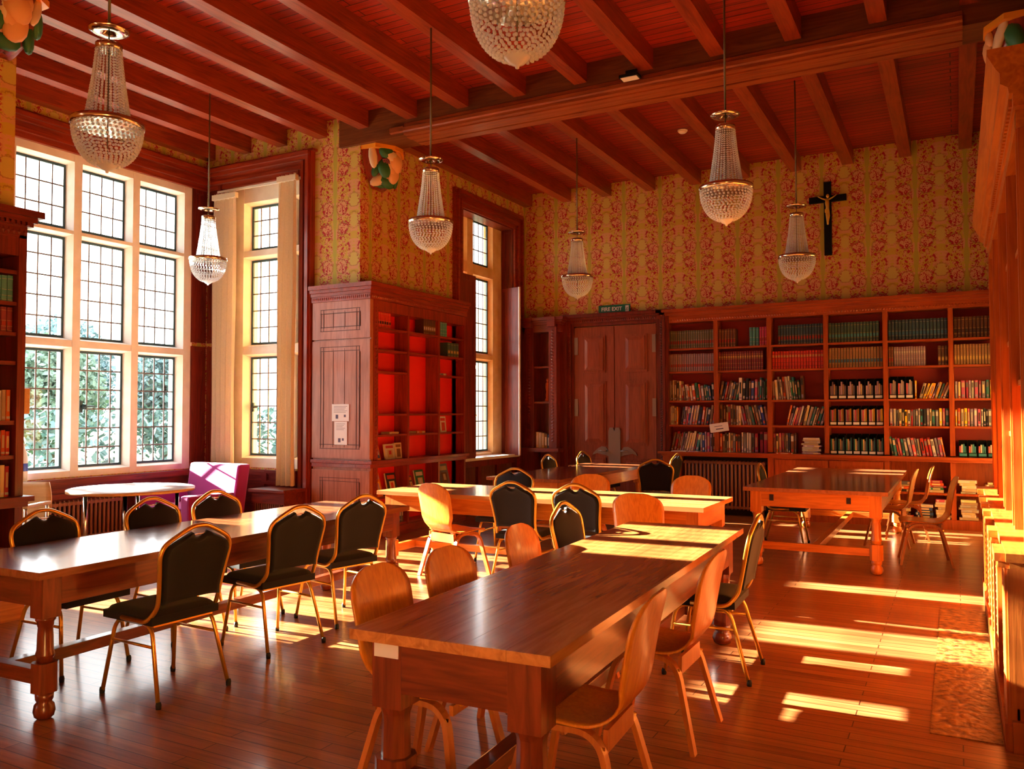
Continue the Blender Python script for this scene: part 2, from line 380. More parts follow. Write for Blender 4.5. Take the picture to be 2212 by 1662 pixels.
# ---- window builder
def lattice(parent, plane, at, a0, a1, z0, z1, cols, rows, heavy=True):
    """one leaded light: iron frame + lead cames, and its pane"""
    b = MB(); w = .028 if heavy else .018
    def bb(p0, p1, q0, q1, d=.012, m=0):
        if plane == 'x': b.box(at-d, at+d, p0, p1, q0, q1, m)
        else: b.box(p0, p1, at-d, at+d, q0, q1, m)
    bb(a0, a0+w, z0, z1); bb(a1-w, a1, z0, z1); bb(a0+w, a1-w, z0, z0+w); bb(a0+w, a1-w, z1-w, z1)
    for i in range(1, cols):
        x = a0+(a1-a0)*i/cols; bb(x-.008, x+.008, z0+w, z1-w, .005, 1)
    for i in range(1, rows):
        z = z0+(z1-z0)*i/rows; bb(a0+w, a1-w, z-.008, z+.008, .0049, 1)
    o = b.build('leaded_light', ['iron', 'lead'], parent)
    g = MB()
    if plane == 'x': g.add([(at, a0, z0), (at, a1, z0), (at, a1, z1), (at, a0, z1)], [(0, 1, 2, 3)])
    else: g.add([(a0, at, z0), (a1, at, z0), (a1, at, z1), (a0, at, z1)], [(0, 1, 2, 3)])
    g.build('window_pane', 'glass', o)
    return o
def stone_window(name, plane, face, depth, sg, lights, zs, lo, hi, zlo, zhi, cols, rows, splay=.03):
    """stone mullion grid: lights [(a0,a1)], zs [(z0,z1)]; glass sits behind; sg = direction outwards"""
    lights = [(a-splay, c+splay) for a, c in lights]; zs = [(a-splay, c+splay) for a, c in zs]
    b = MB()
    def bb(p0, p1, q0, q1, e=0):
        x0, x1 = sorted((face+sg*e, face+sg*depth))
        if plane == 'x': b.box(x0, x1, p0, p1, q0, q1)
        else: b.box(p0, p1, x0, x1, q0, q1)
    edges = [lo]+[v for l in lights for v in l]+[hi]
    for i in range(0, len(edges), 2): bb(edges[i], edges[i+1], zlo, zhi)
    ze = [zlo]+[v for z in zs for v in z]+[zhi]
    for i in range(0, len(ze), 2):
        for a0, a1 in lights: bb(a0, a1, ze[i], ze[i+1], .004)
    # chamfers round every light
    at = face+sg*depth*.55
    for a0, a1 in lights:
        for z0, z1 in zs:
            s = splay; d0, d1 = face, at
            def pt(d, a, z): return (d, a, z) if plane == 'x' else (a, d, z)
            o_ = [(a0, z0), (a1, z0), (a1, z1), (a0, z1)]; i_ = [(a0+s, z0+s), (a1-s, z0+s), (a1-s, z1-s), (a0+s, z1-s)]
            b.add([pt(d0+sg*.006, *p) for p in o_]+[pt(d1, *p) for p in i_], [(k, (k+1) % 4, 4+(k+1) % 4, 4+k) for k in range(4)])
            # rebate that closes the chamfer down to the glass
            for (p0, p1, q0, q1) in ((a0, a0+s, z0, z1), (a1-s, a1, z0, z1), (a0, a1, z0, z0+s), (a0, a1, z1-s, z1)):
                x0, x1 = sorted((at, face+sg*depth))
                if plane == 'x': b.box(x0, x1, p0, p1, q0, q1)
                else: b.box(p0, p1, x0, x1, q0, q1)
    o = struct(b.build(name, 'stone' if name != 'window_3' else 'stone3'))
    for a0, a1 in lights:
        for (z0, z1), r in zip(zs, rows):
            lattice(o, plane, at+sg*.004, a0+splay, a1-splay, z0+splay, z1-splay, cols, r)
    return o
# bay window (5 lights) -- stone face at x=-9.12
L1 = [(4.00, 4.47), (4.63, 5.26), (5.42, 6.05), (6.21, 6.84), (7.0, 7.63)]
w1 = stone_window('window_1', 'x', XB, .24, -1, L1, [(.90, 2.29), (2.43, 3.62), (3.72, 4.48)], 3.8, 7.8, .8, 4.62, 4, (6, 5, 3))
# window in the bay's return wall -- face y=8.05
w2 = stone_window('window_2', 'y', YB+.06, .24, 1, [(-8.46, -7.84), (-7.62, -7.36)], [(.97, 2.30), (2.47, 3.62), (3.76, 4.36)], -8.72, -7.24, .82, 4.6, 4, (6, 5, 3))
# tall window in the left wall
w3 = stone_window('window_3', 'x', -6.68, .16, -1, [(10.40, 10.93), (11.17, 11.74)], [(.92, 2.37), (2.50, 3.70), (3.92, 4.62)], 10.28, 12.1, .78, 4.78, 4, (6, 5, 3))
# casement fasteners seen against the light
def latch(parent, c, plane):
    b = MB()
    if plane == 'x':
        b.tube([(c[0], c[1]-.01, c[2]), (c[0]+.03, c[1]+.02, c[2]), (c[0]+.03, c[1]+.15, c[2]+.005)], .012, 6); b.lathe([(.028, -.03), (.034, 0), (.028, .03)], 8, (c[0]+.02, c[1]+.03, c[2]))
        b.box(c[0]-.01, c[0]+.012, c[1]-.03, c[1]+.015, c[2]-.07, c[2]+.07)
    else:
        b.tube([(c[0], c[1], c[2]), (c[0]+.02, c[1]-.03, c[2]), (c[0]+.10, c[1]-.03, c[2])], .012, 6); b.box(c[0]-.02, c[0]+.015, c[1]-.01, c[1]+.01, c[2]-.06, c[2]+.06)
    b.build('casement_fastener', 'iron', parent)
latch(w1, (-9.23, 6.28, 1.62), 'x'); latch(w2, (-8.40, 8.22, 1.62), 'y')
# added unseen window in the left wall, lets fill light in behind the viewer
b = MB(); b.box(-6.8, -6.6, -2.2, -.4, 3.1, 3.2)
for k in range(4): y = -2.2+1.7*k/3; b.box(-6.8, -6.6, y, y+.1, .9, 4.5)
struct(b.build('fill_window', 'stone'))
# mahogany surrounds of the bay
b = MB()
MOULD = [(0, .07, .05), (.07, .04, .085), (.11, .07, .06), (.18, .05, .10), (.23, .05, .13), (.28, .03, .09)]
for off, wd, dp in MOULD:                                     # head moulding, bay wall
    b.box(XB, XB+dp, 3.8, YB-.001, 4.60+off, 4.60+off+wd)
trim(b.build('bay_head_moulding', 'rd_y'))
b = MB()
for off, wd, dp in MOULD:                                     # head moulding, return wall
    b.box(XB+dp, -7.42+off, YB-dp, YB, 4.60+off, 4.60+off+wd)
trim(b.build('return_head_moulding', 'rd_x'))
b = MB()
for off, wd, dp in ((0, .06, .05), (.06, .035, .09), (.095, .05, .06), (.145, .05, .11), (.195, .025, .08)):
    b.box(-7.40+off, -7.40+off+wd, YB-dp, YB, 0, 4.60+off+wd+.08)
trim(b.build('return_side_moulding', 'rd_z'))
b = MB(); b.box(XB, XB+.10, 3.8, YB-.1, .56, .62); b.box(XB, XB+.05, 3.8, YB-.1, .62, .72); b.box(XB, XB+.12, 3.8, YB-.1, .72, .79); b.box(XB, XB+.03, 3.8, YB-.1, .0, .56)
trim(b.build('bay_apron', 'mah_y'))
def panel(b, plane, face, sg, a0, a1, z0, z1, rail=.05, d=.02, m=0):
    """framed panel: raised stiles round a field"""
    def bb(p0, p1, q0, q1, dd):
        x0, x1 = sorted((face, face+sg*dd))
        if plane == 'x': b.box(x0, x1, p0, p1, q0, q1, m)
        else: b.box(p0, p1, x0, x1, q0, q1, m)
    bb(a0, a0+rail, z0, z1, d); bb(a1-rail, a1, z0, z1, d); bb(a0+rail, a1-rail, z0, z0+rail, d); bb(a0+rail, a1-rail, z1-rail, z1, d)
    r = rail+.012; e = d*.55
    bb(a0+rail, a0+r, z0+rail, z1-rail, e); bb(a1-r, a1-rail, z0+rail, z1-rail, e); bb(a0+r, a1-r, z0+rail, z0+r, e); bb(a0+r, a1-r, z1-r, z1-rail, e)
    bb(a0+rail+.012, a1-rail-.012, z0+rail+.012, z1-rail-.012, .003)
b = MB()
for z0, z1 in ((.8, 2.45), (2.5, 3.6), (3.65, 4.6)):
    panel(b, 'x', XB, 1, 7.78, YB-.03, z0, z1); 
    panel(b, 'y', YB, -1, XB+.03, -8.84, z0, z1, .05)
    b.box(-8.85, -8.80, YB-.07, YB, z0, z1+.05)
trim(b.build('bay_corner_panels', 'mah_z'))
b = MB(); b.box(-8.72, -7.42, YB-.05, YB, .0, .8); panel(b, 'y', YB-.05, -1, -8.7, -7.95, .1, .78); panel(b, 'y', YB-.05, -1, -7.95, -7.42, .62, .80, .04)
trim(b.build('return_dado', 'mah_x'))
# window seat under the return window
o = thing('bench', 'low dark wood bench ledge built under the curtained window', 'bench', (0, 0, 0))
B('seat_board', 'mah_x', (-7.80, -7.2, 7.55, 7.94, .56, .60), parent=o, bevel=.006)
B('seat_front', 'mah_x', (-7.78, -7.24, 7.60, 7.63, .42, .56), (-7.27, -7.24, 7.63, 7.94, 0, .56), (-7.78, -7.75, 7.63, 7.94, 0, .56), parent=o)
b = MB()
for k in range(14): b.box(-7.74+k*.036, -7.72+k*.036, 7.615, 7.635, .04, .42)
b.build('radiator_grille', 'rad', o)
# ------------------------------------------------------------------ left wall window surround
b = MB()
arch(b, 'x', 10.42, 12.06, .02, 4.60, XL, 1, [(0, .06, .03), (.06, .05, .07), (.11, .06, .045), (.17, .05, .09), (.22, .03, .06)])
trim(b.build('window_surround', 'rd_y'))
b = MB()
b.box(-6.68, XL, 12.06, 12.1, .86, 4.6); b.box(-6.68, XL, 10.38, 10.42, .86, 4.6); b.box(-6.68, XL, 10.38, 12.1, 4.58, 4.62)
for z0, z1 in ((.9, 3.55), (3.6, 4.58)): panel(b, 'y', 12.06, -1, -6.66, -6.46, z0, z1, .045, .015)
trim(b.build('reveal_panelling', 'mah_z'))
struct(B('trim_%d' % NT, 'lam', (-6.68, -6.36, 10.38, 12.1, .82, .86))); NT += 1
# opened shutters
o = thing('window_shutter', 'tall dark panelled shutter leaf covering the near edge of the narrow window', 'shutter')
b = MB(); b.box(-6.40, -6.37, 10.22, 10.70, .84, 3.60)
for z0, z1 in ((.88, 2.2), (2.25, 3.58)): panel(b, 'x', -6.37, 1, 10.24, 10.69, z0, z1, .07, .012)
b.build('shutter_leaf', 'mah_z', o)
b = MB(); b.lathe([(.0, 0), (.014, 0), (.018, .012), (.0, .025)], 10, (0, 0, 0)); k = b.build('shutter_knob', 'brass', o); k.location = (-6.355, 10.66, 1.5); k.rotation_euler = (0, pi/2, 0)
o = thing('window_shutter', 'folded shutter leaf with a sunlit white edge at the far side of the narrow window', 'shutter')
b = MB(); b.obox((.30, .03, 2.75), Matrix.Translation((-6.42, 11.96, 2.22)) @ Matrix.Rotation(radians(-14), 4, 'Z'))
b.build('shutter_leaf', 'mah_z', o)
MB().obox((.016, .034, 2.75), Matrix.Translation((-6.267, 11.922, 2.22)) @ Matrix.Rotation(radians(-14), 4, 'Z')).build('sunlit_edge', 'lam', o)  # white strip puts the sunlit edge into the colour
# grille below it
o = thing('radiator_cover', 'mahogany framed radiator cover with vertical slats under the narrow window', 'radiator cover')
b = MB(); b.box(-6.6, -6.42, 10.3, 12.1, .0, .06); b.box(-6.6, -6.42, 10.3, 12.1, .72, .82)
for y in (10.3, 10.86, 11.44, 12.02): b.box(-6.6, -6.42, y, y+.08, .06, .72)
b.build('cover_frame', 'mah_z', o)
b = MB()
for k in range(48): b.box(-6.5, -6.46, 10.37+k*.0352, 10.385+k*.0352, .06, .72)
b.build('slats', 'rad', o)

# ------------------------------------------------------------------ left wall bookcase (far)
def carve(b, plane, face, sg, a0, a1, z0, z1, n, m=0, d=.008):
    """little carved lozenges along a strip"""
    vert = (z1-z0) > (a1-a0)
    for k in range(n):
        t = (k+.5)/n
        a, z = ((a0+a1)/2, z0+(z1-z0)*t) if vert else (a0+(a1-a0)*t, (z0+z1)/2)
        w = (a1-a0)*.38 if vert else (a1-a0)/n*.4; h = (z1-z0)/n*.42 if vert else (z1-z0)*.38
        P4 = [(a-w, z), (a, z-h), (a+w, z), (a, z+h)]
        def pt(dd, p): return (face+sg*dd, p[0], p[1]) if plane == 'x' else (p[0], face+sg*dd, p[1])
        b.add([pt(0, p) for p in P4]+[pt(d, (a, z))], [(0, 1, 4), (1, 2, 4), (2, 3, 4), (3, 0, 4)], m)
XF = -6.25
YS = [8.05, 8.80, 9.52, 10.19]
ZL = [2.60, 2.33, 2.06, 1.53, 1.27]
lb = thing('bookcase', 'tall built-in mahogany bookcase with bright red back, beside the curtained window', 'bookcase')
b = MB()
b.box(-7.16, -6.50, 8.02, 8.05, 0, 3.0)
b.box(-6.50, XF, 8.02, 8.06, 0, 3.0)
b.box(-7.16, XF, 8.0, 8.02, 0, .12)
for a0, a1, z0, z1 in ((-7.16, XF, 2.46, 2.93), (-7.16, XF, .98, 2.44), (-7.16, XF, .10, .84)):
    panel(b, 'y', 8.02, -1, a0, a1, z0, z1, .14, .025)
G = lambda x0, x1, z0, z1: b.box(x0, x1, 7.9935, 8.0005, z0, z1, 1)  # dark strips stand in for shaded grooves along the panel frames
for z0, z1 in ((2.56, 2.83), (1.10, 2.36)):
    for x in (-7.02, -6.975, -6.455, -6.41): G(x-.004, x+.004, z0, z1)
    for z in (z0, z0+.05, z1-.05, z1): G(-7.03, -6.40, z-.004, z+.004)
for x in (-6.82, -6.64): G(x-.0015, x+.0015, 1.12, 2.34); G(x-.0015, x+.0015, 2.58, 2.81)
for x in (-7.02, -6.985, -6.445, -6.41): G(x-.003, x+.003, .20, .74)
for z in (.20, .24, .70, .74): G(-7.03, -6.40, z-.003, z+.003)
b.box(-7.16, XF, 7.994, 8.021, .2, .22); b.box(-7.02, -6.41, 7.998, 8.02, .2, .74); b.box(-7.02, -6.41, 7.998, 8.02, 1.1, 2.36); b.box(-7.02, -6.41, 7.998, 8.02, 2.56, 2.83)
b.build('end_panel', [wood('faded_mahogany', (.26, .075, .04), (.44, .15, .09), 'z'), plain('groove_shade', (.07, .012, .006), .6)], lb)
b = MB()
for dx, z0, z1 in ((.02, 2.93, 3.0), (.035, 3.0, 3.04), (.06, 3.04, 3.08), (.085, 3.08, 3.13)):
    b.box(-7.16, XF+dx, 7.995-dx, 8.06, z0, z1); b.box(-6.47, XF+dx, 8.06, 10.22, z0, z1)
carve(b, 'y', 7.975, -1, -7.15, -6.23, 2.935, 2.998, 30); carve(b, 'x', XF+.02, 1, 8.0, 10.2, 2.935, 2.998, 60)
b.build('cornice', 'rd_y', lb)
B('back_board', plain('red_painted_back', (.80, .010, .004), .5), (-6.48, -6.462, 8.06, 10.19, 0, 2.95), parent=lb)
b = MB()
b.box(-6.462, XF+.015, 8.06, 8.14, .0, 2.93); carve(b, 'x', XF+.015, 1, 8.065, 8.135, .1, 2.9, 60)
for y in YS[1:]: b.box(-6.462, XF, y-.02, y+.02, 0, 2.93)
b.box(-6.462, XF+.004, 8.142, 10.208, 2.80, 2.928)
b.build('upright', 'rd_z', lb)
for i in range(3):
    for z in ZL:
        if i == 1 and abs(z-2.06) < .01: continue
        B('shelf', 'rd_y', (-6.462, XF-.01, YS[i]+.02+(.07 if i == 0 else 0), YS[i+1]-.02, z-.025, z), parent=lb)
B('ledge', 'rd_y', (-6.462, XF+.05, 7.97, 10.24, .92, .96), (-7.16, -6.462, 7.97, 8.045, .92, .96), (-6.462, XF+.02, 7.99, 10.21, .87, .92), (-7.16, -6.462, 7.99, 8.045, .87, .92), parent=lb, bevel=.004)
B('plinth', 'rd_y', (-6.462, XF+.01, 8.0, 10.2, 0, .12), (-6.462, XF-.01, 8.06, 10.19, .12, .15), (-6.462, XF-.02, 8.06, 10.19, .48, .505), parent=lb)
for nm, zz, x0, x1, lab in (('notice_sheet', 1.44, -6.83, -6.56, 'upper white paper notice taped on the bookcase end panel'), ('notice_sheet', 1.15, -6.79, -6.59, 'white paper notice taped just below another on the bookcase end panel')):
    h = .21 if zz > 1.3 else .285
    b = MB(); b.box(x0, x1, 7.988, 7.990, zz, zz+h); 
    for k in range(5): b.box(x0+.03, x1-.03-.02*(k % 3), 7.987, 7.988, zz+h-.03-k*.018, zz+h-.026-k*.018, 1)
    b.box(x0+.06, x0+.1, 7.987, 7.988, zz+.03, zz+.08, 1); b.box(x1-.08, x1-.05, 7.987, 7.988, zz+.05, zz+.08, 1)
    tag(b.build(nm, ['paper', 'ink']), lab, 'notice')

# near left bookcase
nb = thing('bookcase', 'tall dark bookcase at the left edge with dentilled cornice, beside the big window', 'bookcase')
b = MB(); b.box(-6.64, XF, 3.73, 3.79, 0, 2.9); b.box(-6.64, XF, 2.9, 2.94, 0, 2.9); b.box(-6.64, XF, 2.22, 2.26, 0, 2.9); b.box(-6.64, XF-.003, 2.262, 3.728, 2.74, 2.9)
carve(b, 'y', 3.79, 1, -6.6, -6.28, .9, 2.9, 50); b.build('upright', 'mah_z', nb)
B('back_board', 'mah_z', (-6.645, -6.63, 2.26, 3.73, 0, 2.9), parent=nb)
b = MB()
for dx, z0, z1 in ((.0, 2.88, 2.97), (.03, 2.97, 3.0), (.05, 3.0, 3.04), (.085, 3.04, 3.09)): b.box(-6.64, XF+dx, 2.2, 3.79+dx, z0, z1)
for k in range(40): b.box(XF+.03, XF+.048, 2.2+k*.04, 2.22+k*.04, 2.975, 3.0)
carve(b, 'x', XF, 1, 2.2, 3.79, 2.885, 2.965, 40); b.build('cornice', 'mah_y', nb)
for z in (2.63, 2.39, 2.16, 1.94, 1.49, 1.23): B('shelf', 'mah_y', (-6.63, XF-.02, 2.94, 3.73, z-.03, z), parent=nb)
B('ledge', 'mah_y', (-6.64, XF+.07, 2.2, 3.84, .88, .92), (-6.64, XF+.04, 2.2, 3.81, .84, .88), parent=nb, bevel=.004)
B('plinth', 'oak_y', (-6.64, XF+.03, 2.2, 3.80, 0, .16), (-6.64, XF-.01, 2.26, 3.73, .16, .18), (-6.64, XF-.02, 2.26, 3.73, .5, .53), parent=nb)

# ------------------------------------------------------------------ back wall bookcase
XC = [-3.96, -3.18, -2.40, -1.62, -.85, -.055, .60]
YF, YL = 12.38, 12.31
bb = thing('bookcase', 'wall-wide built-in bookcase of six bays filled with books, right of the double door', 'bookcase')
b = MB()
for x in XC: b.box(x-.03, x+.03, YF, 12.66, .96, 3.0)
b.build('upright', 'bc_z', bb)
B('back_board', plain('deep_red_back', (.30, .012, .006), .6), (XC[0], XC[-1], 12.655, 12.675, .1, 3.0), parent=bb)
ZR = [2.52, 2.165, 1.72, 1.35]
for i in range(6):
    for z in ZR: B('shelf', 'bc_x', (XC[i]+.03, XC[i+1]-.03, YF+.01, 12.65, z-.028, z), parent=bb)
b = MB(); b.box(XC[0]-.03, XC[-1], YF-.005, 12.66, 2.92, 3.0)
for dy, z0, z1 in ((.0, 3.0, 3.03), (.03, 3.03, 3.05), (.05, 3.05, 3.08), (.09, 3.08, 3.12)): b.box(XC[0]-.03-dy, XC[-1], YF-.01-dy, 12.66 if dy == 0 else 12.449, z0, z1)
carve(b, 'y', YF-.005, -1, XC[0], XC[-1], 2.93, 2.99, 120); b.build('cornice', 'bc_x', bb)
b = MB(); b.box(XC[0]-.055, XC[0]-.03, YF-.02, YF+.06, .1, 2.98); carve(b, 'y', YF-.02, -1, XC[0]-.055, XC[0]-.03, .1, 2.95, 90); carve(b, 'x', XC[0]-.055, -1, YF-.02, YF+.06, .1, 2.95, 90)
b.build('carved_pilaster', 'finger', bb)
B('counter', 'bc_x', (-4.05, .60, 12.24, 12.66, .91, .945), (-4.0, .60, 12.27, 12.5, .88, .91), parent=bb, bevel=.004)
b = MB()
b.box(-3.99, -3.72, YL, 12.5, 0, .88); b.box(-2.42, -2.34, YL, 12.5, 0, .88); b.box(-2.34, -.85, YL+.02, 12.5, .1, .88); b.box(-2.42, .6, YL-.01, 12.5, 0, .12)
for x0, x1 in ((-2.32, -1.60), (-1.58, -.88)): panel(b, 'y', YL+.02, -1, x0, x1, .14, .86, .07, .02)
b.box(-.89, -.82, YL, 12.6, 0, .88); b.box(-.085, -.025, YL, 12.6, 0, .88); b.box(-.82, .6, YL+.02, 12.6, .44, .47); b.box(-.82, .6, 12.6, 12.62, .1, .88); b.box(-.82, .6, YL, 12.6, .1, .125)
b.box(.56, .6, YL, 12.6, 0, .88)
b.build('base_cupboard', 'bc_z', bb)
def radiator(label, x0, x1, y, n, z0=.1, z1=.82, plane='y'):
    o = thing('radiator', label, 'radiator'); b = MB()
    for k in range(n):
        a = x0+(x1-x0)*(k+.5)/n; w = (x1-x0)/n*.30
        for dd in (0, .09):
            c = (a, y+dd) if plane == 'y' else (y-dd, a)
            b.lathe([(.6*w, z0), (w, z0+.03), (w, z1-.03), (.6*w, z1)], 8, (c[0], c[1], 0))
        for zz in (z0+.02, z1-.05):
            if plane == 'y': b.box(a-w*1.6, a+w*1.6, y-.02, y+.11, zz, zz+.035)
            else: b.box(y-.11, y+.02, a-w*1.6, a+w*1.6, zz, zz+.035)
    b.build('fins', 'rad', o)
    b = MB()
    for a in (x0+.05, x1-.05):
        if plane == 'y': b.box(a-.02, a+.02, y, y+.08, 0, z0)
        else: b.box(y-.08, y, a-.02, a+.02, 0, z0)
    b.build('feet', 'rad', o); return o
radiator('brown cast iron radiator in the opening under the back bookcase', -3.68, -2.46, 12.36, 21)
B('recess_shade_board', 'dark', (-3.72, -2.42, 12.55, 12.6, 0, .88), parent=bb)  # dark board painted as the shade behind the radiator
radiator('long brown cast iron column radiator below the big leaded window', 4.6, 6.7, -8.94, 38, .08, .54, 'x')

# ------------------------------------------------------------------ narrow bookcase in the corner
cb = thing('bookcase', 'narrow dark bookcase with carved pilasters in the corner beside the double door', 'bookcase')
b = MB()
b.box(-6.40, -6.30, 12.2, 12.45, 0, 3.0); b.box(-5.72, -5.62, 12.3, 12.45, 0, 3.0); b.box(-5.86, -5.72, 12.17, 12.45, 0, 3.0); b.box(-6.30, -6.14, 12.17, 12.45, 0, 3.0)
carve(b, 'y', 12.17, -1, -6.27, -6.17, 1.05, 2.9, 36); carve(b, 'y', 12.17, -1, -5.84, -5.74, 1.05, 2.9, 36)
b.box(-6.14, -5.86, 12.43, 12.45, 0, 3.0); b.build('carcass', 'mah_z', cb)
b = MB()
for dy, z0, z1 in ((.0, 2.86, 2.98), (.03, 2.98, 3.02), (.05, 3.02, 3.05), (.08, 3.05, 3.1)): b.box(-6.36, -5.66+dy, 12.2-dy, 12.45, z0, z1)
for x in (-6.22, -5.79): b.box(x-.07, x+.07, 12.1, 12.2, 2.94, 3.1)
b.build('cornice', 'mah_x', cb)
for z in (.92, 1.72, 2.30): B('shelf', 'mah_x', (-6.14, -5.86, 12.2, 12.43, z-.03, z), parent=cb)
B('ledge', 'mah_x', (-6.36, -5.66, 12.1, 12.3, .90, .96), parent=cb)
# ------------------------------------------------------------------ double door
dr = MB()
dr.box(-5.50, -4.10, 12.40, 12.44, 0, 2.93)
for xa, xb2 in ((-5.49, -4.81), (-4.79, -4.11)):
    dr.box(xa, xb2, 12.385, 12.41, 0, 2.92)
    for z0, z1 in ((2.18, 2.78), (1.02, 2.04), (.15, .82)):
        xm0, xm1 = xa+.14, xb2-.14
        dr.box(xm0, xm1, 12.370, 12.386, z0, z1)
        dr.box(xm0+.035, xm1-.035, 12.355, 12.372, z0+.035, z1-.035)
        dr.add([(xm0+.05, 12.355, z0+.05), (xm1-.05, 12.355, z0+.05), (xm1-.05, 12.355, z1-.05), (xm0+.05, 12.355, z1-.05), (xm0+.1, 12.345, z0+.1), (xm1-.1, 12.345, z0+.1), (xm1-.1, 12.345, z1-.1), (xm0+.1, 12.345, z1-.1)],
               [(0, 1, 5, 4), (1, 2, 6, 5), (2, 3, 7, 6), (3, 0, 4, 7), (4, 5, 6, 7)])
door = struct(dr.build('door_1', wood('door_mahogany', (.17, .028, .012), (.30, .062, .028), 'z', bump=.05)))
b = MB()
arch(b, 'y', -5.50, -4.10, 0, 2.94, 12.45, -1, [(0, .05, .06), (.05, .06, .09), (.11, .04, .13), (.15, .05, .10)], True)
carve(b, 'y', 12.36, -1, -5.61, -5.55, .1, 2.95, 70); carve(b, 'y', 12.36, -1, -4.05, -3.99, .1, 2.95, 70); carve(b, 'y', 12.36, -1, -5.5, -4.1, 2.99, 3.05, 40)
b.box(-5.74, -3.99, 12.28, 12.45, 3.08, 3.12)
trim(b.build('door_architrave', 'mah_z'))
for x, sg in ((-4.85, -1), (-4.75, 1)):
    b = MB(); b.prism([(-.05, .66), (.05, .66), (.05, 1.24), (.03, 1.3), (-.03, 1.3), (-.05, 1.24)], lambda p, t, x=x: (x+p[0], t, p[1]), 12.36, 12.384)
    b.build('finger_plate', 'finger', door)
    b = MB(); pl = [(0, .92), (.05, .99), (.12, 1.0), (.18, .97), (.26, .90), (.28, .86), (.2, .89), (.12, .87), (.05, .86), (0, .84)]
    b.prism(pl, lambda p, t, x=x, sg=sg: (x+sg*(.05+p[0]), t, p[1]), 12.372, 12.384); b.tube([(x+sg*.08, 12.36, .93), (x+sg*.08, 12.31, .93), (x+sg*.2, 12.31, .93)], .014, 8)
    b.build('lock_plate_and_handle', 'finger', door)
for x in (-5.46, -4.14):
    for z in (1.62, 2.62): B('hinge', 'finger', (x-.03, x+.03, 12.372, 12.384, z-.14, z+.14), parent=door)
# fire exit sign
def text_mesh(txt, size, mat, loc, rot, parent, name, sx=1.):
    cu = bpy.data.curves.new(name, 'FONT'); cu.body = txt; cu.size = size; cu.extrude = .0015; cu.offset = size*.018; cu.align_x = 'CENTER'; cu.align_y = 'CENTER'
    t = OBJ.new('tmp', cu); C.objects.link(t); bpy.context.view_layer.update()
    me = bpy.data.meshes.new_from_object(t.evaluated_get(bpy.context.evaluated_depsgraph_get())); OBJ.remove(t)
    me.materials.clear(); me.materials.append(M_[mat]); o = OBJ.new(name, me); C.objects.link(o); o.parent = parent; o.location = loc; o.rotation_euler = rot; o.scale = (sx, 1, 1); return o
sg_ = thing('exit_sign', 'green sign with white lettering FIRE EXIT above the double door', 'sign', (-4.81, 12.43, 3.13))
B('sign_board', 'green', (-.27, .27, -.012, .0, 0, .135), parent=sg_, bevel=.002)
text_mesh('FIRE EXIT', .085, 'paper', (-.045, -.014, .0675), (pi/2, 0, 0), sg_, 'lettering')
b = MB(); b.box(.19, .245, -.0155, -.012, .02, .115); b.lathe([(0, -.001), (.008, -.001), (.008, .001), (0, .001)], 10, (.215, -.016, .098), 1)
b.tube([(.22, -.017, .085), (.212, -.017, .06), (.225, -.017, .045), (.215, -.017, .028)], .004, 5, 1); b.tube([(.212, -.017, .06), (.202, -.017, .045), (.2, -.017, .03)], .004, 5, 1); b.tube([(.203, -.017, .07), (.22, -.017, .078), (.235, -.017, .068)], .003, 5, 1)
b.build('pictogram', ['paper', 'green'], sg_)
# crucifix
cr = thing('crucifix', 'black wooden cross with a small gilt figure high on the back wall', 'crucifix', (-1.57, 12.43, 3.77))
B('cross', 'blk', (-.05, .05, -.025, .02, 0, 1.05), (-.25, .25, -.0245, .0195, .76, .85), parent=cr, bevel=.003)
b = MB(); y = -.05
b.tube([(0, y, .80), (.0, y, .74), (.005, y, .68), (.0, y, .62)], [.022, .03, .024, .026], 10)
b.tube([(0.01, y, .63), (.02, y-.008, .55), (.008, y, .47), (.01, y, .43)], [.02, .018, .012, .008], 8)
b.tube([(-.01, y, .63), (-.002, y-.006, .55), (-.0, y, .47), (.0, y, .43)], [.02, .018, .012, .008], 8)
b.tube([(.015, y, .785), (.07, y, .81), (.125, y, .845)], [.012, .010, .007], 8); b.tube([(-.015, y, .785), (-.07, y, .81), (-.125, y, .845)], [.012, .010, .007], 8)
b.lathe([(0, -.03), (.016, -.02), (.022, 0), (.016, .022), (0, .03)], 10, (.008, y-.01, .835))
b.box(-.03, .03, y-.03, y-.015, .60, .645); b.build('gilt_figure', 'gilt', cr)

# ------------------------------------------------------------------ right-hand unit
ru = thing('bookcase', 'sunlit tall open bookcase with heavy cornice along the right wall', 'bookcase')
b = MB(); UY = (4.47, 5.36, 6.36, 7.3, 8.22)
for y in UY: b.box(.27, .60, y-.03, y+.03, .90, 2.97); b.box(.262, .272, y-.018, y+.018, .92, 2.95)
b.build('upright', 'unit_z', ru)
B('back_board', 'unit_z', (.60, .618, 4.45, 8.25, 0, 3.0), parent=ru)
for i, zz in enumerate(((1.72, 2.42), (1.42, 2.0, 2.5), (1.3, 2.1), (1.72, 2.35))):
    for z in zz: B('shelf', 'unit_y', (.30, .60, UY[i]+.03, UY[i+1]-.03, z-.03, z), parent=ru)
b = MB()
f = lambda p, t: (p[0], t, p[1])
b.prism([(.60, 2.94), (.25, 2.94), (.25, 3.0), (.235, 3.0), (.23, 3.03), (.20, 3.05), (.20, 3.10), (.185, 3.12), (.15, 3.19), (.15, 3.22), (.60, 3.22)], f, 4.36, 8.36)
b.prism([(.60, 2.86), (.262, 2.86), (.262, 2.94), (.60, 2.94)], f, 4.43, 8.26)
for k in range(60): b.box(.236, .25, 4.45+k*.063, 4.48+k*.063, 2.965, 2.995)
b.build('cornice', 'unit_y', ru)
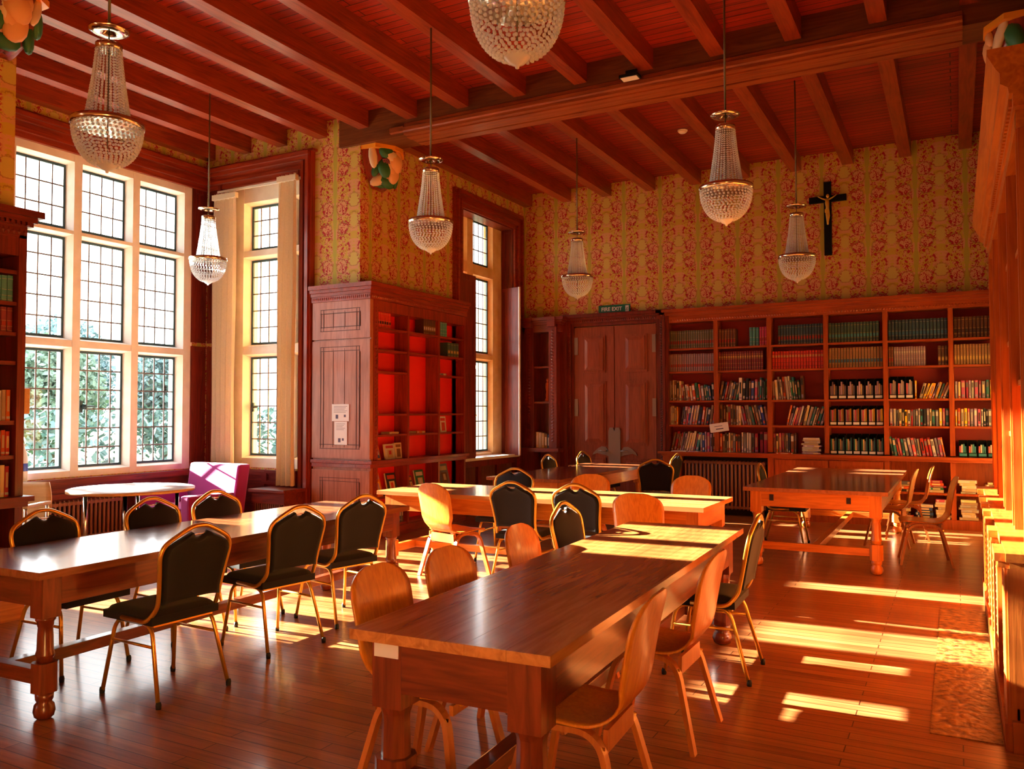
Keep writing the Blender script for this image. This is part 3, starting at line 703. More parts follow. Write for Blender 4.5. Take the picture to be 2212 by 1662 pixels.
b = MB(); PY_ = ((4.45, 4.72), (5.27, 5.46), (5.80, 5.92), (6.27, 6.46), (6.75, 6.87), (7.2, 7.4), (7.95, 8.25))
b.box(.22, .60, 4.45, 8.25, .12, .85)
for i, (a0, a1) in enumerate(PY_): b.box(.18, .23, a0, a1, 0, .85); carve(b, 'x', .18, -1, a0+.03, a1-.03, .16, .80, 14, d=.006)
for i in range(len(PY_)-1): panel(b, 'x', .22, -1, PY_[i][1]+.01, PY_[i+1][0]-.01, .14, .83, .04, .012)
b.box(.17, .60, 4.44, 8.26, 0, .12)
panel(b, 'y', 4.45, -1, .19, .60, .2, .83, .07, .02); b.box(.20, .60, 4.42, 4.45, 0, .14)
b.build('base_cupboard', 'unit_z', ru)
b = MB(); b.box(.185, .60, 4.41, 8.27, .86, .90)
for a0, a1 in PY_: b.box(.14, .19, a0-.02, a1+.02, .86, .898); b.box(.155, .2, a0-.01, a1+.01, .83, .86)
b.box(.20, .6, 4.43, 8.26, .83, .86); b.build('counter', 'unit_y', ru)
trim(B('hearth', 'hearth', (-.14, .165, 4.5, 7.4, .0, .006)))
trim(B('skirting', 'mah_y', (.58, XR, 8.3, 12.24, 0, .2)))

# ------------------------------------------------------------------ corbels
PE = plain('painted_peach', (.80, .42, .20), .55); PW = plain('painted_cream', (.75, .56, .38), .55); PG = plain('painted_leaf', (.02, .13, .045), .5); PG2 = plain('painted_leaf_light', (.06, .22, .07), .5)
PP = plain('painted_grapes', (.20, .05, .09), .45); PO = plain('painted_gold', (.80, .30, .02), .4)
def corbel(loc, rz, label):
    o = thing('carved_corbel', label, 'corbel', loc, rz)
    CF = lambda u, v: (.02+.30*sqrt(max(0, 1-u**2.4))*max(0.0, sin(pi*v))**.55, (v-.5)*.60*(1-.6*u**2.2), -.05-.45*u)
    # local: wall plane x=0, projects to +x, top z=0, width along y
    b = MB(); b.prism([(0, -.30), (.22, -.30), (.36, -.08), (.36, .08), (.22, .30), (0, .30)], lambda p, t: (p[0], p[1], t), -.05, 0); b.build('amber_slab', PO, o)
    b = MB()
    b.grid(lambda u, v: CF(u, v), 12, 14); b.build('core', 'rd_z', o)
    rnd = random.Random(3)
    def blob(name, mat, items):
        b = MB()
        for (u, v, r, l, tilt) in items:
            x, y_, z = CF(u, v)
            Mx = Matrix.Translation((x, y_, z)) @ Matrix.Rotation((v-.5)*2.2, 4, 'Z') @ Matrix.Rotation(tilt, 4, 'X')
            vs = []; fs = []; n_, k_ = 8, 6
            for i in range(k_+1):
                t = pi*i/k_
                for j in range(n_):
                    a = 2*pi*j/n_; vs.append(Mx @ Vector((.55*r*sin(t)*cos(a), r*sin(t)*sin(a), l*cos(t))))
            fs = [(i*n_+j, i*n_+(j+1) % n_, (i+1)*n_+(j+1) % n_, (i+1)*n_+j) for i in range(k_) for j in range(n_)]
            b.add(vs, fs, 0, True)
        b.build(name, mat, o)
    blob('leaf', PG, [(.08, .26, .09, .10, 1.3), (.50, .24, .09, .13, .1), (.55, .10, .05, .10, -.4), (.82, .40, .09, .12, 1.3), (.80, .12, .05, .10, -.3), (.3, .93, .08, .12, .4), (.9, .22, .05, .08, 1.4), (.65, .85, .08, .12, .2)])
    blob('leaf', PG2, [(.12, .30, .05, .06, .4), (.52, .26, .035, .11, .1), (.8, .44, .035, .09, 1.3), (.4, .9, .04, .09, .3)])
    blob('carved_limb', PW, [(.22, .07, .055, .15, .1), (.78, .18, .07, .15, -1.0), (.20, .40, .08, .14, 1.0), (.36, .34, .05, .13, .1), (.2, .8, .06, .15, -.5)])
    blob('carved_face', PE, [(.32, .50, .11, .13, .3), (.48, .40, .07, .11, .2), (.62, .52, .10, .13, -.4), (.14, .58, .07, .10, .5), (.55, .44, .05, .09, -.6), (.72, .36, .03, .12, 1.2)])
    b = MB()
    for k in range(34):
        u, v = (.88+.1*rnd.random(), .25+.35*rnd.random()) if k % 2 else (.24+.16*rnd.random(), .20+.10*rnd.random())
        x, y_, z = CF(u, v); b.lathe([(0, -.02), (.016, -.011), (.021, 0), (.016, .011), (0, .02)], 7, (x+.012, y_, z))
    b.build('grapes', PP, o)
    return o
corbel((XL, 8.36, 4.86), 0, 'painted carved corbel of leaves and limbs under the far end of the main beam')
corbel((XL, 3.62, 4.78), 0, 'painted carved corbel with faces and green leaves at the top left corner')
corbel((XR, 8.2, 4.86), pi, 'painted carved corbel at the top right edge, over the right-hand bookcase')

# ------------------------------------------------------------------ chandeliers
def chandelier():
    o = thing('chandelier', '', 'chandelier')
    def bead(b, p, r):
        n_, k_ = 6, 4; vs = []
        for i in range(k_+1):
            t = pi*i/k_
            for j in range(n_): a = 2*pi*j/n_; vs.append((p[0]+r*sin(t)*cos(a), p[1]+r*sin(t)*sin(a), p[2]+r*cos(t)))
        b.add(vs, [(i*n_+j, i*n_+(j+1) % n_, (i+1)*n_+(j+1) % n_, (i+1)*n_+j) for i in range(k_) for j in range(n_)], 0, False)
    b = MB(); R = 26
    for k in range(R):
        t = k/(R-1); r = .070+.055*t**1.25; n_ = 26
        for j in range(n_): a = 2*pi*(j+.5*(k % 2)*0)/n_; bead(b, (r*cos(a), r*sin(a), .735-.425*t), .0068 if t < .5 else .0078)
    b.build('crown_beads', 'crystal', o)
    b = MB(); R = 15
    for k in range(R):
        t = k/(R-1); th = t*1.28; r = .192*cos(th)**.85; z = .275-.225*sin(th)/sin(1.28)
        n_ = max(12, int(40*(r/.19)**.8))
        for j in range(n_): a = 2*pi*(j+.3*k)/n_; bead(b, (r*cos(a), r*sin(a), z), .0088)
    b.build('basket_beads', 'crystal', o)
    MB().lathe([(.186, .274), (.201, .274), (.206, .290), (.202, .308), (.186, .310), (.186, .274)], 36).build('rim_ring', 'nickel', o)
    MB().lathe([(.064, .74), (.074, .74), (.075, .775), (.066, .78), (.064, .74)], 24).build('top_collar', 'nickel', o)
    MB().lathe([(0, .865), (.02, .865), (.03, .85), (.05, .842), (.085, .845), (.112, .858), (.110, .863), (.07, .858), (.04, .872), (.0, .89)], 32).build('canopy_dish', 'nickel', o)
    MB().lathe([(.0, 0), (.008, .003), (.01, .014), (.03, .022), (.055, .045), (.06, .056), (0, .058)], 24).build('finial', 'crystal', o)
    b = MB(); b.lathe([(.0085, .86), (.0085, 2.27)], 8); b.lathe([(.004, .05), (.004, .86)], 6); b.build('hanging_rod', plain('dark_bronze_rod', (.13, .10, .05), .4, .4), o)
    b = MB()
    for j in range(8):
        a = 2*pi*j/8; b.tube([(.068*cos(a), .068*sin(a), .74), (.115*cos(a), .115*sin(a), .31), (.19*cos(a), .19*sin(a), .29)], .0022, 4)
    b.build('wire_frame', 'nickel', o)
    return o
ch = chandelier(); ct = tree_of(ch)
CH = [((-4.42, 3.15), 'crystal chandelier hanging highest at the left, in front of the leaded bay window'),
      ((-7.35, 6.5), 'crystal chandelier inside the window bay, left of the curtained window'),
      ((-4.15, 6.18), 'crystal chandelier hanging before the wallpaper above the red-backed bookcase'),
      ((-1.58, 2.99), 'closest crystal chandelier cut off by the top edge, only its basket in view'),
      ((-4.21, 9.59), 'smallest-looking crystal chandelier, hanging beside the narrow window and above the exit sign'),
      ((-1.53, 6.32), 'larger crystal chandelier hanging left of the crucifix, before the main beam'),
      ((-1.53, 9.52), 'crystal chandelier hanging just below and left of the crucifix')]
for i, (p, l) in enumerate(CH):
    if i == 0: ch.location = (p[0], p[1], 2.97); tag(ch, l, None, 'crystal chandeliers')
    else: dup(ch, (p[0], p[1], 2.97), .3*i, l, 'crystal chandeliers', ct)
# flood light and smoke detector
o = thing('spotlight', 'small black floodlight with white glass fixed on the side of the main beam', 'light', (-2.86, 7.97, 4.98))
B('bracket', 'blk', (-.02, .02, -.06, .03, -.02, .02), (-.06, .06, -.08, -.05, -.03, .05), parent=o)
k = B('lamp_head', 'blk', (-.10, .10, -.17, -.05, -.05, -.02), parent=o, bevel=.004); B('lamp_glass', 'white', (-.085, .085, -.16, -.06, -.056, -.05), parent=k)
o = thing('smoke_detector', 'small round white smoke detector on the red ceiling boards', 'smoke detector', (-3.11, 10.53, 5.25))
MB().lathe([(0, -.045), (.035, -.045), (.055, -.03), (.055, -.018), (0, -.018)], 20).build('sensor_head', 'white', o)
MB().lathe([(0, -.018), (.065, -.018), (.065, 0), (0, 0)], 20).build('mounting_base', 'white', o)

# ------------------------------------------------------------------ tables
def table(label, cx, cy, rz, W, Lg, H, top, body, group='long refectory tables', over=.06, ap=.15, lw=.10, legs='turned'):
    o = thing('refectory_table', label, 'table', (cx, cy, 0), rz, group)
    w, l = W/2, Lg/2; ax = 'y'
    b = MB(); nb_ = 5
    for k in range(nb_):
        x0 = -w+W*k/nb_; b.box(x0+(.0006 if k else 0), x0+W/nb_-(.0006 if k < nb_-1 else 0), -l, l, H-.038, H)
    b.build('tabletop', top, o)
    xi, yi = w-over, l-over
    for s in (-1, 1):
        B('apron', body+'_y', (s*xi-(.03 if s > 0 else 0), s*xi+(.03 if s < 0 else 0), -yi+lw, yi-lw, H-.04-ap, H-.04), parent=o, bevel=.003)
        B('apron', body+'_x', (-xi+lw, xi-lw, s*yi-(.03 if s > 0 else 0), s*yi+(.03 if s < 0 else 0), H-.04-ap, H-.04), parent=o, bevel=.003)
    h = lw/2; zt = H-.04-ap-.06
    for sx in (-1, 1):
        for sy in (-1, 1):
            c = (sx*(xi-h), sy*(yi-h)); b = MB()
            f = lambda p, t: (c[0]+p[0], c[1]+p[1], t)
            sq = [(-h, -h), (h, -h), (h, h), (-h, h)]
            b.prism(sq, f, zt, H-.04)
            ch_ = h*.62
            oc = [(-h*.9, -ch_), (-ch_, -h*.9), (ch_, -h*.9), (h*.9, -ch_), (h*.9, ch_), (ch_, h*.9), (-ch_, h*.9), (-h*.9, ch_)]
            # tapered shoulder, turned shaft, lower block, bun foot
            L_ = zt-.285
            if legs == 'octagonal': b.lathe([(h*1.02, 0), (h*.86, -.03), (h*.84, -L_*.3), (h*.90, -L_)], 8, (c[0], c[1], zt), 0, False, pi/8)
            else: b.lathe([(h*.95, 0), (h*.97, -.012), (h*.80, -.022), (h*.78, -.04), (h*.70, -.05), (h*.76, -L_*.4), (h*.80, -L_+.06), (h*.92, -L_+.04), (h*.92, -L_+.03), (h*.78, -L_+.02), (h*.8, -L_)], 16, (c[0], c[1], zt))
            b.prism([(-h*1.08, -ch_), (-ch_, -h*1.08), (ch_, -h*1.08), (h*1.08, -ch_), (h*1.08, ch_), (ch_, h*1.08), (-ch_, h*1.08), (-h*1.08, ch_)], f, .135, .285)
            b.lathe([(h*.6, 0), (h*.9, .012), (h*1.05, .04), (h*.95, .07), (h*.7, .085), (h*.85, .10), (h*.9, .135)], 16, (c[0], c[1], 0))
            b.build('leg', body+'_z', o)
    for s in (-1, 1): B('stretcher', body+'_x', (-xi+lw, xi-lw, s*(yi-h)-.03, s*(yi-h)+.03, .17, .245), parent=o, bevel=.004)
    B('stretcher', body+'_y', (-.035, .035, -(yi-h)+.03, yi-h-.03, .175, .24), parent=o, bevel=.004)
    return o
table('dark glossy long refectory table at the left, below the bay window', -4.49, 4.13, radians(1.6), .90, 3.26, .76, 'top_dark', 'dkoak')
tD = table('long brown refectory table nearest the viewer, its near corner in the foreground', -1.63, 4.06, radians(2.1), .80, 3.28, .76, 'top_mid', 'dkoak', ap=.19, lw=.125, legs='octagonal')
M_['top_lty'] = wood('pale_tabletop_lengthwise', (.46, .18, .05), (.68, .32, .10), 'y', rough=.25, coat=.5)
table('pale-topped refectory table standing crosswise behind the two near ones', -3.42, 7.06, radians(90), .98, 3.25, .78, 'top_lty', 'oak')
table('dark-topped refectory table near the double door, farthest from the viewer', -4.46, 10.05, 0, .97, 3.0, .78, 'top_dark', 'oak')
tE = table('wide reddish-topped refectory table in front of the right end of the back bookcase', -1.25, 10.15, 0, 1.34, 3.3, .79, 'top_e', 'oak', lw=.11)
B('drawer_slot', 'dark', (-.42, -.38, -1.595, -1.588, .66, .72), (.30, .34, -1.595, -1.588, .66, .72), parent=tE)  # flat dark patches stand in for shaded slot openings
b = MB(); b.box(-.33, -.225, -1.584, -1.5795, .655, .705); 
o = b.build('torn_label', 'paper', tD)

# round table with legs
o = thing('round_table', 'round white-topped cafe table by the big bay window', 'table', (-7.79, 5.9, 0))
b = MB(); b.lathe([(0, .715), (.625, .715), (.63, .72), (.63, .742), (.625, .747), (0, .747)], 64); b.build('tabletop', ['lam'], o)
MB().lathe([(.628, .714), (.6315, .714), (.6315, .744), (.628, .744), (.628, .714)], 64).build('birch_edge', 'lamedge', o)
for k in range(4):
    a = pi/4+k*pi/2; MB().lathe([(.02, 0), (.02, .715)], 12, (.45*cos(a), .45*sin(a), 0)).build('leg', 'chrome', o)
tag(MB().box(-.15, .15, -.1, .1, 0, .002).box(-.10, .02, -.05, .05, .002, .003, 1).build('leaflet', ['paper', 'ink'], loc=(-7.72, 5.88, .747)), 'white leaflet lying on the round table', 'leaflet')
tag(MB().box(-.1, .1, -.14, .14, 0, .002).box(-.07, .07, .02, .10, .002, .003, 1).build('leaflet', ['paper', 'ink'], loc=(-7.95, 5.7, .747)), 'second leaflet nearer the left side of the round table', 'leaflet')

# ------------------------------------------------------------------ chairs
def lerp_path(pts, r=.06, n=5):
    """round the corners of a polyline"""
    P = [Vector(p) for p in pts]; out = [P[0]]
    for i in range(1, len(P)-1):
        a, b, c = P[i-1], P[i], P[i+1]; d0 = min(r, (b-a).length*.45); d1 = min(r, (c-b).length*.45)
        p0 = b+(a-b).normalized()*d0; p1 = b+(c-b).normalized()*d1
        for k in range(n+1): t = k/n; out.append(p0*(1-t)**2+b*2*t*(1-t)+p1*t*t)
    out.append(P[-1]); return out
def banquet():
    o = thing('banquet_chair', '', 'chair')       # faces +y
    tl = lambda z: -.20-.10*(z-.45)/.48           # lean of the back
    b = MB(); sw = .215
    def seatf(u, v):
        x = (u-.5)*2; y = (v-.5)*2
        k = (1-abs(x)**6)*(1-abs(y)**6)
        return (x*(sw+.005*k), .02+y*.215, .455+.035*max(0, k)**.4)
    b.grid(seatf, 14, 14)
    b.grid(lambda u, v: ((u-.5)*2*sw, .02+(v-.5)*2*.215, .415), 1, 1)
    ring = [(-sw, -.195), (sw, -.195), (sw, .235), (-sw, .235)]
    b.prism([(x*.998, y) for x, y in ring], lambda p, t: (p[0], p[1], t), .415, .457)
    b.build('seat', 'black', o)
    prof = [(.195, .50), (.197, .58), (.212, .70), (.226, .79), (.208, .848), (.12, .897), (.045, .932), (0, .934)]
    path = [(x, tl(z), z) for x, z in prof]+[(-x, tl(z), z) for x, z in prof[-2::-1]]
    full = [(.218, .06, .435), (.218, -.15, .43)]+path+[(-.218, -.15, .43), (-.218, .06, .435)]
    b = MB(); b.tube(lerp_path(full, .045, 5), .013, 8); b.build('back_frame', 'gold', o)
    b = MB()
    # pad: columns between the frame, with the hand slot notch at the top
    hw = lambda z: .185 if z < .58 else (.185+.028*(z-.58)/.21 if z < .79 else (.213-.022*(z-.79)/.05 if z < .84 else max(.03, .191-.145*((z-.84)/.066))))
    def padf(u, v):
        z = .53+.375*u; w = hw(z); x = (v-.5)*2*w
        if u > .8 and abs(x) < .05: z -= (u-.8)*.17*(cos(x/.05*pi/2))
        k = (1-abs(2*v-1)**4)*min(1, (1-abs(2*u-1)**6))
        return (x, tl(z)+.018*k+.004, z)
    b.grid(padf, 16, 16, th=.026)
    b.build('backrest', 'black', o)
    b = MB(); b.tube([(-.055, tl(.89), .897), (-.03, tl(.885), .885), (.03, tl(.885), .885), (.055, tl(.89), .897)], .004, 6); b.build('hand_slot_trim', 'chrome', o)
    for s in (-1, 1):
        x0, x1 = s*.19, s*.225
        b = MB(); b.tube(lerp_path([(x1, -.27, 0.015), (x0, -.16, .415), (x0, .15, .415), (x1, .215, .015)], .075, 6), .0115, 8)
        b.tube([(x0+s*.012, -.195, .30), (x0+s*.012, .18, .30)], .008, 8)
        lf = b.build('leg_frame', 'gold', o)
        b = MB()
        for yy in (-.274, .218): MB().lathe([(.0135, 0), (.015, .02), (.012, .035)], 10, (x1, yy, 0)).build('rubber_foot', 'rubber', lf)
    b = MB(); b.box(-.19, .19, -.175, -.155, .40, .415); b.box(-.19, .19, .13, .15, .40, .415); b.build('seat_rail', 'gold', o)
    return o
def plychair():
    o = thing('wooden_chair', '', 'chair')         # faces +y
    prof = [(.235, .425), (.215, .445), (.10, .443), (-.06, .432), (-.145, .440), (-.188, .475), (-.208, .53), (-.225, .63), (-.25, .76), (-.287, .89)]
    P = lerp_path([(0, a, c) for a, c in prof], .03, 3)
    ln = [0]
    for i in range(1, len(P)): ln.append(ln[-1]+(P[i]-P[i-1]).length)
    T = ln[-1]
    def at(t):
        d = t*T; i = 1
        while i < len(P)-1 and ln[i] < d: i += 1
        k = (d-ln[i-1])/max(1e-6, ln[i]-ln[i-1]); return P[i-1].lerp(P[i], k)
    def wd(t):
        p = at(t)
        if p.z > .46 and p.y < -.15:
            z = p.z
            if z < .57: w = .150+.058*((z-.46)/.11)**.9
            elif z < .75: w = .208+.008*(z-.57)/.18
            else: w = .216*max(.04, 1-((z-.75)/.144)**2.8)**.5
            return w
        if p.y > .10: return .205-.02*max(0, (p.y-.19)/.045)
        return .205 if p.y > -.1 else .205-.055*min(1, (-.1-p.y)/.09)
    b = MB(); NU = 56
    def sh(u, v):
        u = 1-(1-u)**1.5; p = at(u); w = wd(u); x = (v-.5)*2; back = 1 if p.z > .5 else 0
        dish = (.018*back)*(1-(x*w/.216)**2)
        return (x*w, p.y-dish, p.z-(0 if back else .008*(1-x*x)))
    b.grid(sh, NU, 12, th=.011); b.build('plywood_shell', 'ply', o)
    for s in (-1, 1):
        x0, x1 = s*.17, s*.235
        pts = lerp_path([(x1, -.235, 0), (x0, -.135, .405), (x0, .15, .405), (x1, .235, 0)], .10, 7)
        b = MB()
        # flat laminated strip: rectangular section swept along the arch
        vs = []; K = len(pts)
        for i, p in enumerate(pts):
            a = pts[max(0, i-1)]; c = pts[min(K-1, i+1)]; t = (c-a).normalized(); x = Vector((1, 0, 0)); n_ = t.cross(x).normalized()
            for sx, sn in ((-1, -1), (1, -1), (1, 1), (-1, 1)): vs.append(p+x*sx*.021+n_*sn*.011)
        fs = [(i*4+k, i*4+(k+1) % 4, (i+1)*4+(k+1) % 4, (i+1)*4+k) for i in range(K-1) for k in range(4)]+[(0, 3, 2, 1), tuple((K-1)*4+k for k in range(4))]
        b.add(vs, fs); lf = b.build('leg_frame', 'plyd', o)
        b = MB()
        for yy in (-.155, .17): b.lathe([(.0, -.003), (.007, -.003), (.007, .003), (0, .003)], 10, (0, 0, 0)) if False else b.box(x0+s*.020, x0+s*.024, yy-.006, yy+.006, .352, .364)
        b.build('bolts', 'brass', lf)
    for yy in (-.150, .165):
        b = MB(); b.prism([(-.15, .36), (.15, .36), (.15, .40), (-.15, .40)] if yy > 0 else [(-.16, .33), (.16, .33), (.15, .41), (-.15, .41)], lambda p, t: (p[0], t, p[1]), yy-.009, yy+.009); b.build('cross_rail', 'plyd', o)
    return o
bq = banquet(); bt = tree_of(bq); pc = plychair(); pt_ = tree_of(pc)
used = set()
def place(kind, tx, ty, face, label, group):
    """tx, ty = where the top of the back stands; face = direction (deg) the sitter looks"""
    src, tr = (bq, bt) if kind == 'b' else (pc, pt_)
    rz = radians(face-90); off = -.30 if kind == 'b' else -.285
    loc = (tx-(-sin(rz))*off, ty-cos(rz)*off, 0)
    if kind not in used:
        used.add(kind); src.location = loc; src.rotation_euler = (0, 0, rz); return tag(src, label, None, group)
    return dup(src, loc, rz, label, group, tr)
gA, gD, gB, gC, gE = ('chairs around the '+x for x in ('dark left table', 'nearest table', 'crosswise table', 'table by the door', 'wide right table'))
place('b', -3.66, 3.20, 177, 'nearest black banquet chair on the right side of the dark left table', gA)
place('b', -3.79, 4.13, 172, 'middle black banquet chair of three on the right side of the dark left table', gA)
place('b', -3.86, 4.88, 168, 'black banquet chair at the far right end of the dark left table', gA)
place('b', -5.09, 3.22, 2, 'black banquet chair behind the dark left table, at the picture edge', gA)
place('b', -5.11, 4.03, 0, 'black banquet chair behind the dark left table, below the round table', gA)
place('b', -5.12, 4.62, -3, 'black banquet chair behind the dark left table, in front of the magenta armchair', gA)
place('w', -2.22, 2.90, 3, 'plywood chair tucked in at the near left corner of the nearest table', gD)
place('w', -2.21, 3.44, 0, 'plywood chair on the left side of the nearest table, middle of the three wooden ones', gD)
place('w', -2.28, 4.33, 2, 'sunlit plywood chair on the left side of the nearest table, next to a black chair', gD)
place('b', -2.36, 5.12, -2, 'black banquet chair at the far left corner of the nearest table', gD)
place('w', -1.0, 2.96, 183, 'plywood chair at the near right corner of the nearest table', gD)
place('w', -1.02, 3.95, 180, 'plywood chair in the middle of the right side of the nearest table', gD)
place('b', -1.04, 5.02, 182, 'black banquet chair seen edge-on at the far right corner of the nearest table', gD)
place('w', -4.31, 6.45, 76, 'orange plywood chair pulled askew before the left end of the crosswise table', gB)
place('b', -3.46, 6.42, 90, 'left one of two black chairs backing onto the near side of the crosswise table', gB)
place('b', -2.87, 6.46, 88, 'right one of two black chairs backing onto the near side of the crosswise table', gB)
place('w', -2.30, 6.42, 92, 'plywood chair at the near right end of the crosswise table', gB)
place('b', -4.24, 7.96, -86, 'black chair with grey sunlit front on the far side of the crosswise table', gB)
place('w', -3.43, 8.14, -82, 'pale sunlit plywood chair on the far side of the crosswise table, left one', gB)
place('w', -2.42, 8.42, -95, 'plywood chair on the far side of the crosswise table, in front of the radiator', gB)
place('b', -3.42, 10.25, 106, 'black banquet chair on the right side of the table by the door, nearer one', gC)
place('b', -3.60, 11.80, 176, 'black banquet chair on the right side of the table by the door, farther one', gC)
place('b', -5.20, 10.75, -2, 'black banquet chair by the door table, before the narrow corner bookcase', gC)
place('b', -5.10, 11.78, -4, 'black banquet chair by the door table, before the left door leaf', gC)
place('b', -2.07, 10.04, 2, 'black banquet chair on the left side of the wide right table', gE)
place('w', -.43, 10.6, 176, 'plywood chair pushed up to the right side of the wide table', gE)
place('w', -.28, 11.28, 184, 'sun-whitened plywood chair at the far right of the wide table', gE)
place('w', -.03, 9.55, 186, 'dark-backed plywood chair pulled out at the right of the wide table', gE)
# pale chair half hidden behind the left bookcase
o = thing('armchair', 'pale birch chair with white arm half hidden behind the left bookcase', 'chair', (-8.45, 4.98, 0), radians(-150))
b = MB(); b.grid(lambda u, v: ((v-.5)*(.52-.12*u**3), -.28-.10*u, .40+.42*u), 8, 8, th=.02); b.build('backrest', 'lamedge', o)
B('seat', 'white', (-.26, .26, -.28, .25, .38, .44), parent=o, bevel=.015)
for s in (-1, 1):
    B('armrest', 'white', (s*.27-.03, s*.27+.03, -.25, .2, .60, .635), parent=o, bevel=.008)
    for yy in (-.22, .18): MB().lathe([(.014, 0), (.016, .6)], 8, (s*.27, yy, 0)).build('leg', 'chrome', o)

# magenta armchair
o = thing('armchair', 'magenta upholstered armchair in the corner of the window bay', 'armchair', (-8.38, 7.18, 0), radians(-4))
def cushion(name, x0, x1, y0, y1, z0, z1, bev=.03, shear=0):
    b = MB(); b.box(x0, x1, y0, y1, z0, z1)
    if shear: b.v = [(x, y+(shear*(z-z0)/(z1-z0)), z) for x, y, z in b.v]
    return b.build(name, 'purple', o, bevel=bev)
cushion('seat', -.36, .36, -.42, .22, .26, .42); cushion('backrest', -.48, .48, .22, .40, .12, .90, .03, .12)
cushion('armrest', .37, .53, -.42, .24, .12, .57); cushion('armrest', -.53, -.37, -.42, .24, .12, .57); cushion('seat_base', -.37, .37, -.38, .22, .10, .25, .01)
for sx in (-1, 1):
    for y in (-.34, .3): MB().lathe([(.02, 0), (.022, .12)], 10, (sx*.42, y, 0)).build('leg', 'chrome', o)

# curtains
def curtain(label, x0, x1, z0, z1, folds, y=7.93, spread=.06):
    b = MB()
    def f(u, v):
        z = z0+(z1-z0)*u; t = (u-.93)/.07 if u > .93 else 0
        w = 1+spread*(1-u); xc = (x0+x1)/2
        ph = v*folds*2*pi+.8*sin(3*v)+.4*(1-u)*sin(5*v)
        a = .05*(.75+.5*(1-u)) if u < .92 else .02
        return (xc+(v-.5)*(x1-x0)*w+.006*sin(ph*2), y+a*sin(ph)+.01*sin(u*7+v*3), z)
    b.grid(f, 30, folds*10)
    o = thing('curtain', label, 'curtain'); b.build('drape', 'curtain', o)
    b = MB(); b.box(x0-.01, x1+.01, y-.028, y+.028, z1-.09, z1-.02); hd = b.build('heading_tape', 'curtain', o)
    return o
curtain('left beige damask curtain of the bay side window, behind the magenta armchair', -8.87, -8.45, .62, 4.52, 5)
curtain('right beige damask curtain of the bay side window, beside the bookcase end', -7.66, -7.36, .62, 4.60, 4, 7.90)
o = thing('curtain_rail', 'slim pale rail carrying the two beige curtains', 'curtain rail'); B('rail', 'lam', (-8.85, -7.32, 7.97, 7.99, 4.54, 4.57), parent=o)
b = MB(); [b.box(x, x+.02, 7.98, YB-.05, 4.55, 4.57) for x in (-8.8, -8.1, -7.4)]; b.build('brackets', 'lam', o)
# bottle on the sill, wall box, hanging card
o = thing('water_bottle', 'clear plastic water bottle with blue label on the bay sill', 'bottle', (-9.03, 5.47, .79))
MB().lathe([(0, 0), (.045, 0), (.05, .02), (.05, .26), (.04, .32), (.018, .37), (.018, .40), (0, .40)], 16).build('bottle_body', 'lam', o)
MB().lathe([(.0505, .12), (.052, .125), (.052, .2), (.0505, .205)], 16).build('label_band', plain('blue_label', (.02, .06, .4), .4), o); MB().lathe([(0, .395), (.02, .395), (.02, .42), (0, .42)], 12).build('cap', 'lam', o)
o = thing('wall_box', 'brown rounded box fixed to the end of the left bookcase', 'box', (-6.42, 3.79, 1.64))
B('box_body', 'lamedge', (-.05, .13, .01, .07, -.10, .10), parent=o, bevel=.012); B('mounting_plate', 'blk', (-.03, .10, 0, .01, -.08, .08), parent=o)
o = thing('shelf_label', 'small white card hanging crooked on the back bookcase, between first two bays', 'label', (-3.13, YF-.03, 1.33), 0); o.rotation_euler = (0, radians(-8), 0)
B('card', 'paper', (-.14, .14, -.002, .0, -.08, .05), parent=o); B('printing', 'ink', (-.07, .05, -.003, -.002, .0, .008), (-.05, .06, -.003, -.002, -.045, -.03), parent=o)

# ------------------------------------------------------------------ books
COL = {'red': (.50, .012, .012), 'blue': (.03, .09, .30), 'navy': (.015, .03, .09), 'black': (.012, .010, .012), 'white': (.66, .60, .58), 'cream': (.62, .45, .26), 'yellow': (.85, .45, .02),
       'green': (.02, .16, .06), 'teal': (.03, .22, .24), 'pink': (.65, .10, .20), 'grey': (.20, .17, .20), 'orange': (.70, .14, .01), 'brown': (.18, .06, .02), 'lilac': (.40, .28, .45), 'purple': (.20, .02, .12)}
BM = {k: random_tint('book_'+k, v) for k, v in COL.items()}
SM = {k: plain('binding_'+k, [min(.8, q*1.7) for q in v], .5) for k, v in dict(tan=(.16, .075, .028), olive=(.085, .07, .035), maroon=(.12, .010, .018), redl=(.34, .012, .006), dkgreen=(.02, .045, .035), dkblue=(.012, .03, .045), brown=(.09, .028, .010), mauve=(.17, .10, .12), teal=(.04, .16, .17), crimson=(.30, .015, .06), dkbrown=(.05, .015, .006)).items()}
BAND = {k: plain('band_'+k, v, .45) for k, v in dict(red=(.30, .012, .01), gold=(.50, .30, .08), blue=(.02, .10, .20), teal=(.05, .25, .28), silver=(.45, .36, .33), dark=(.03, .01, .01)).items()}
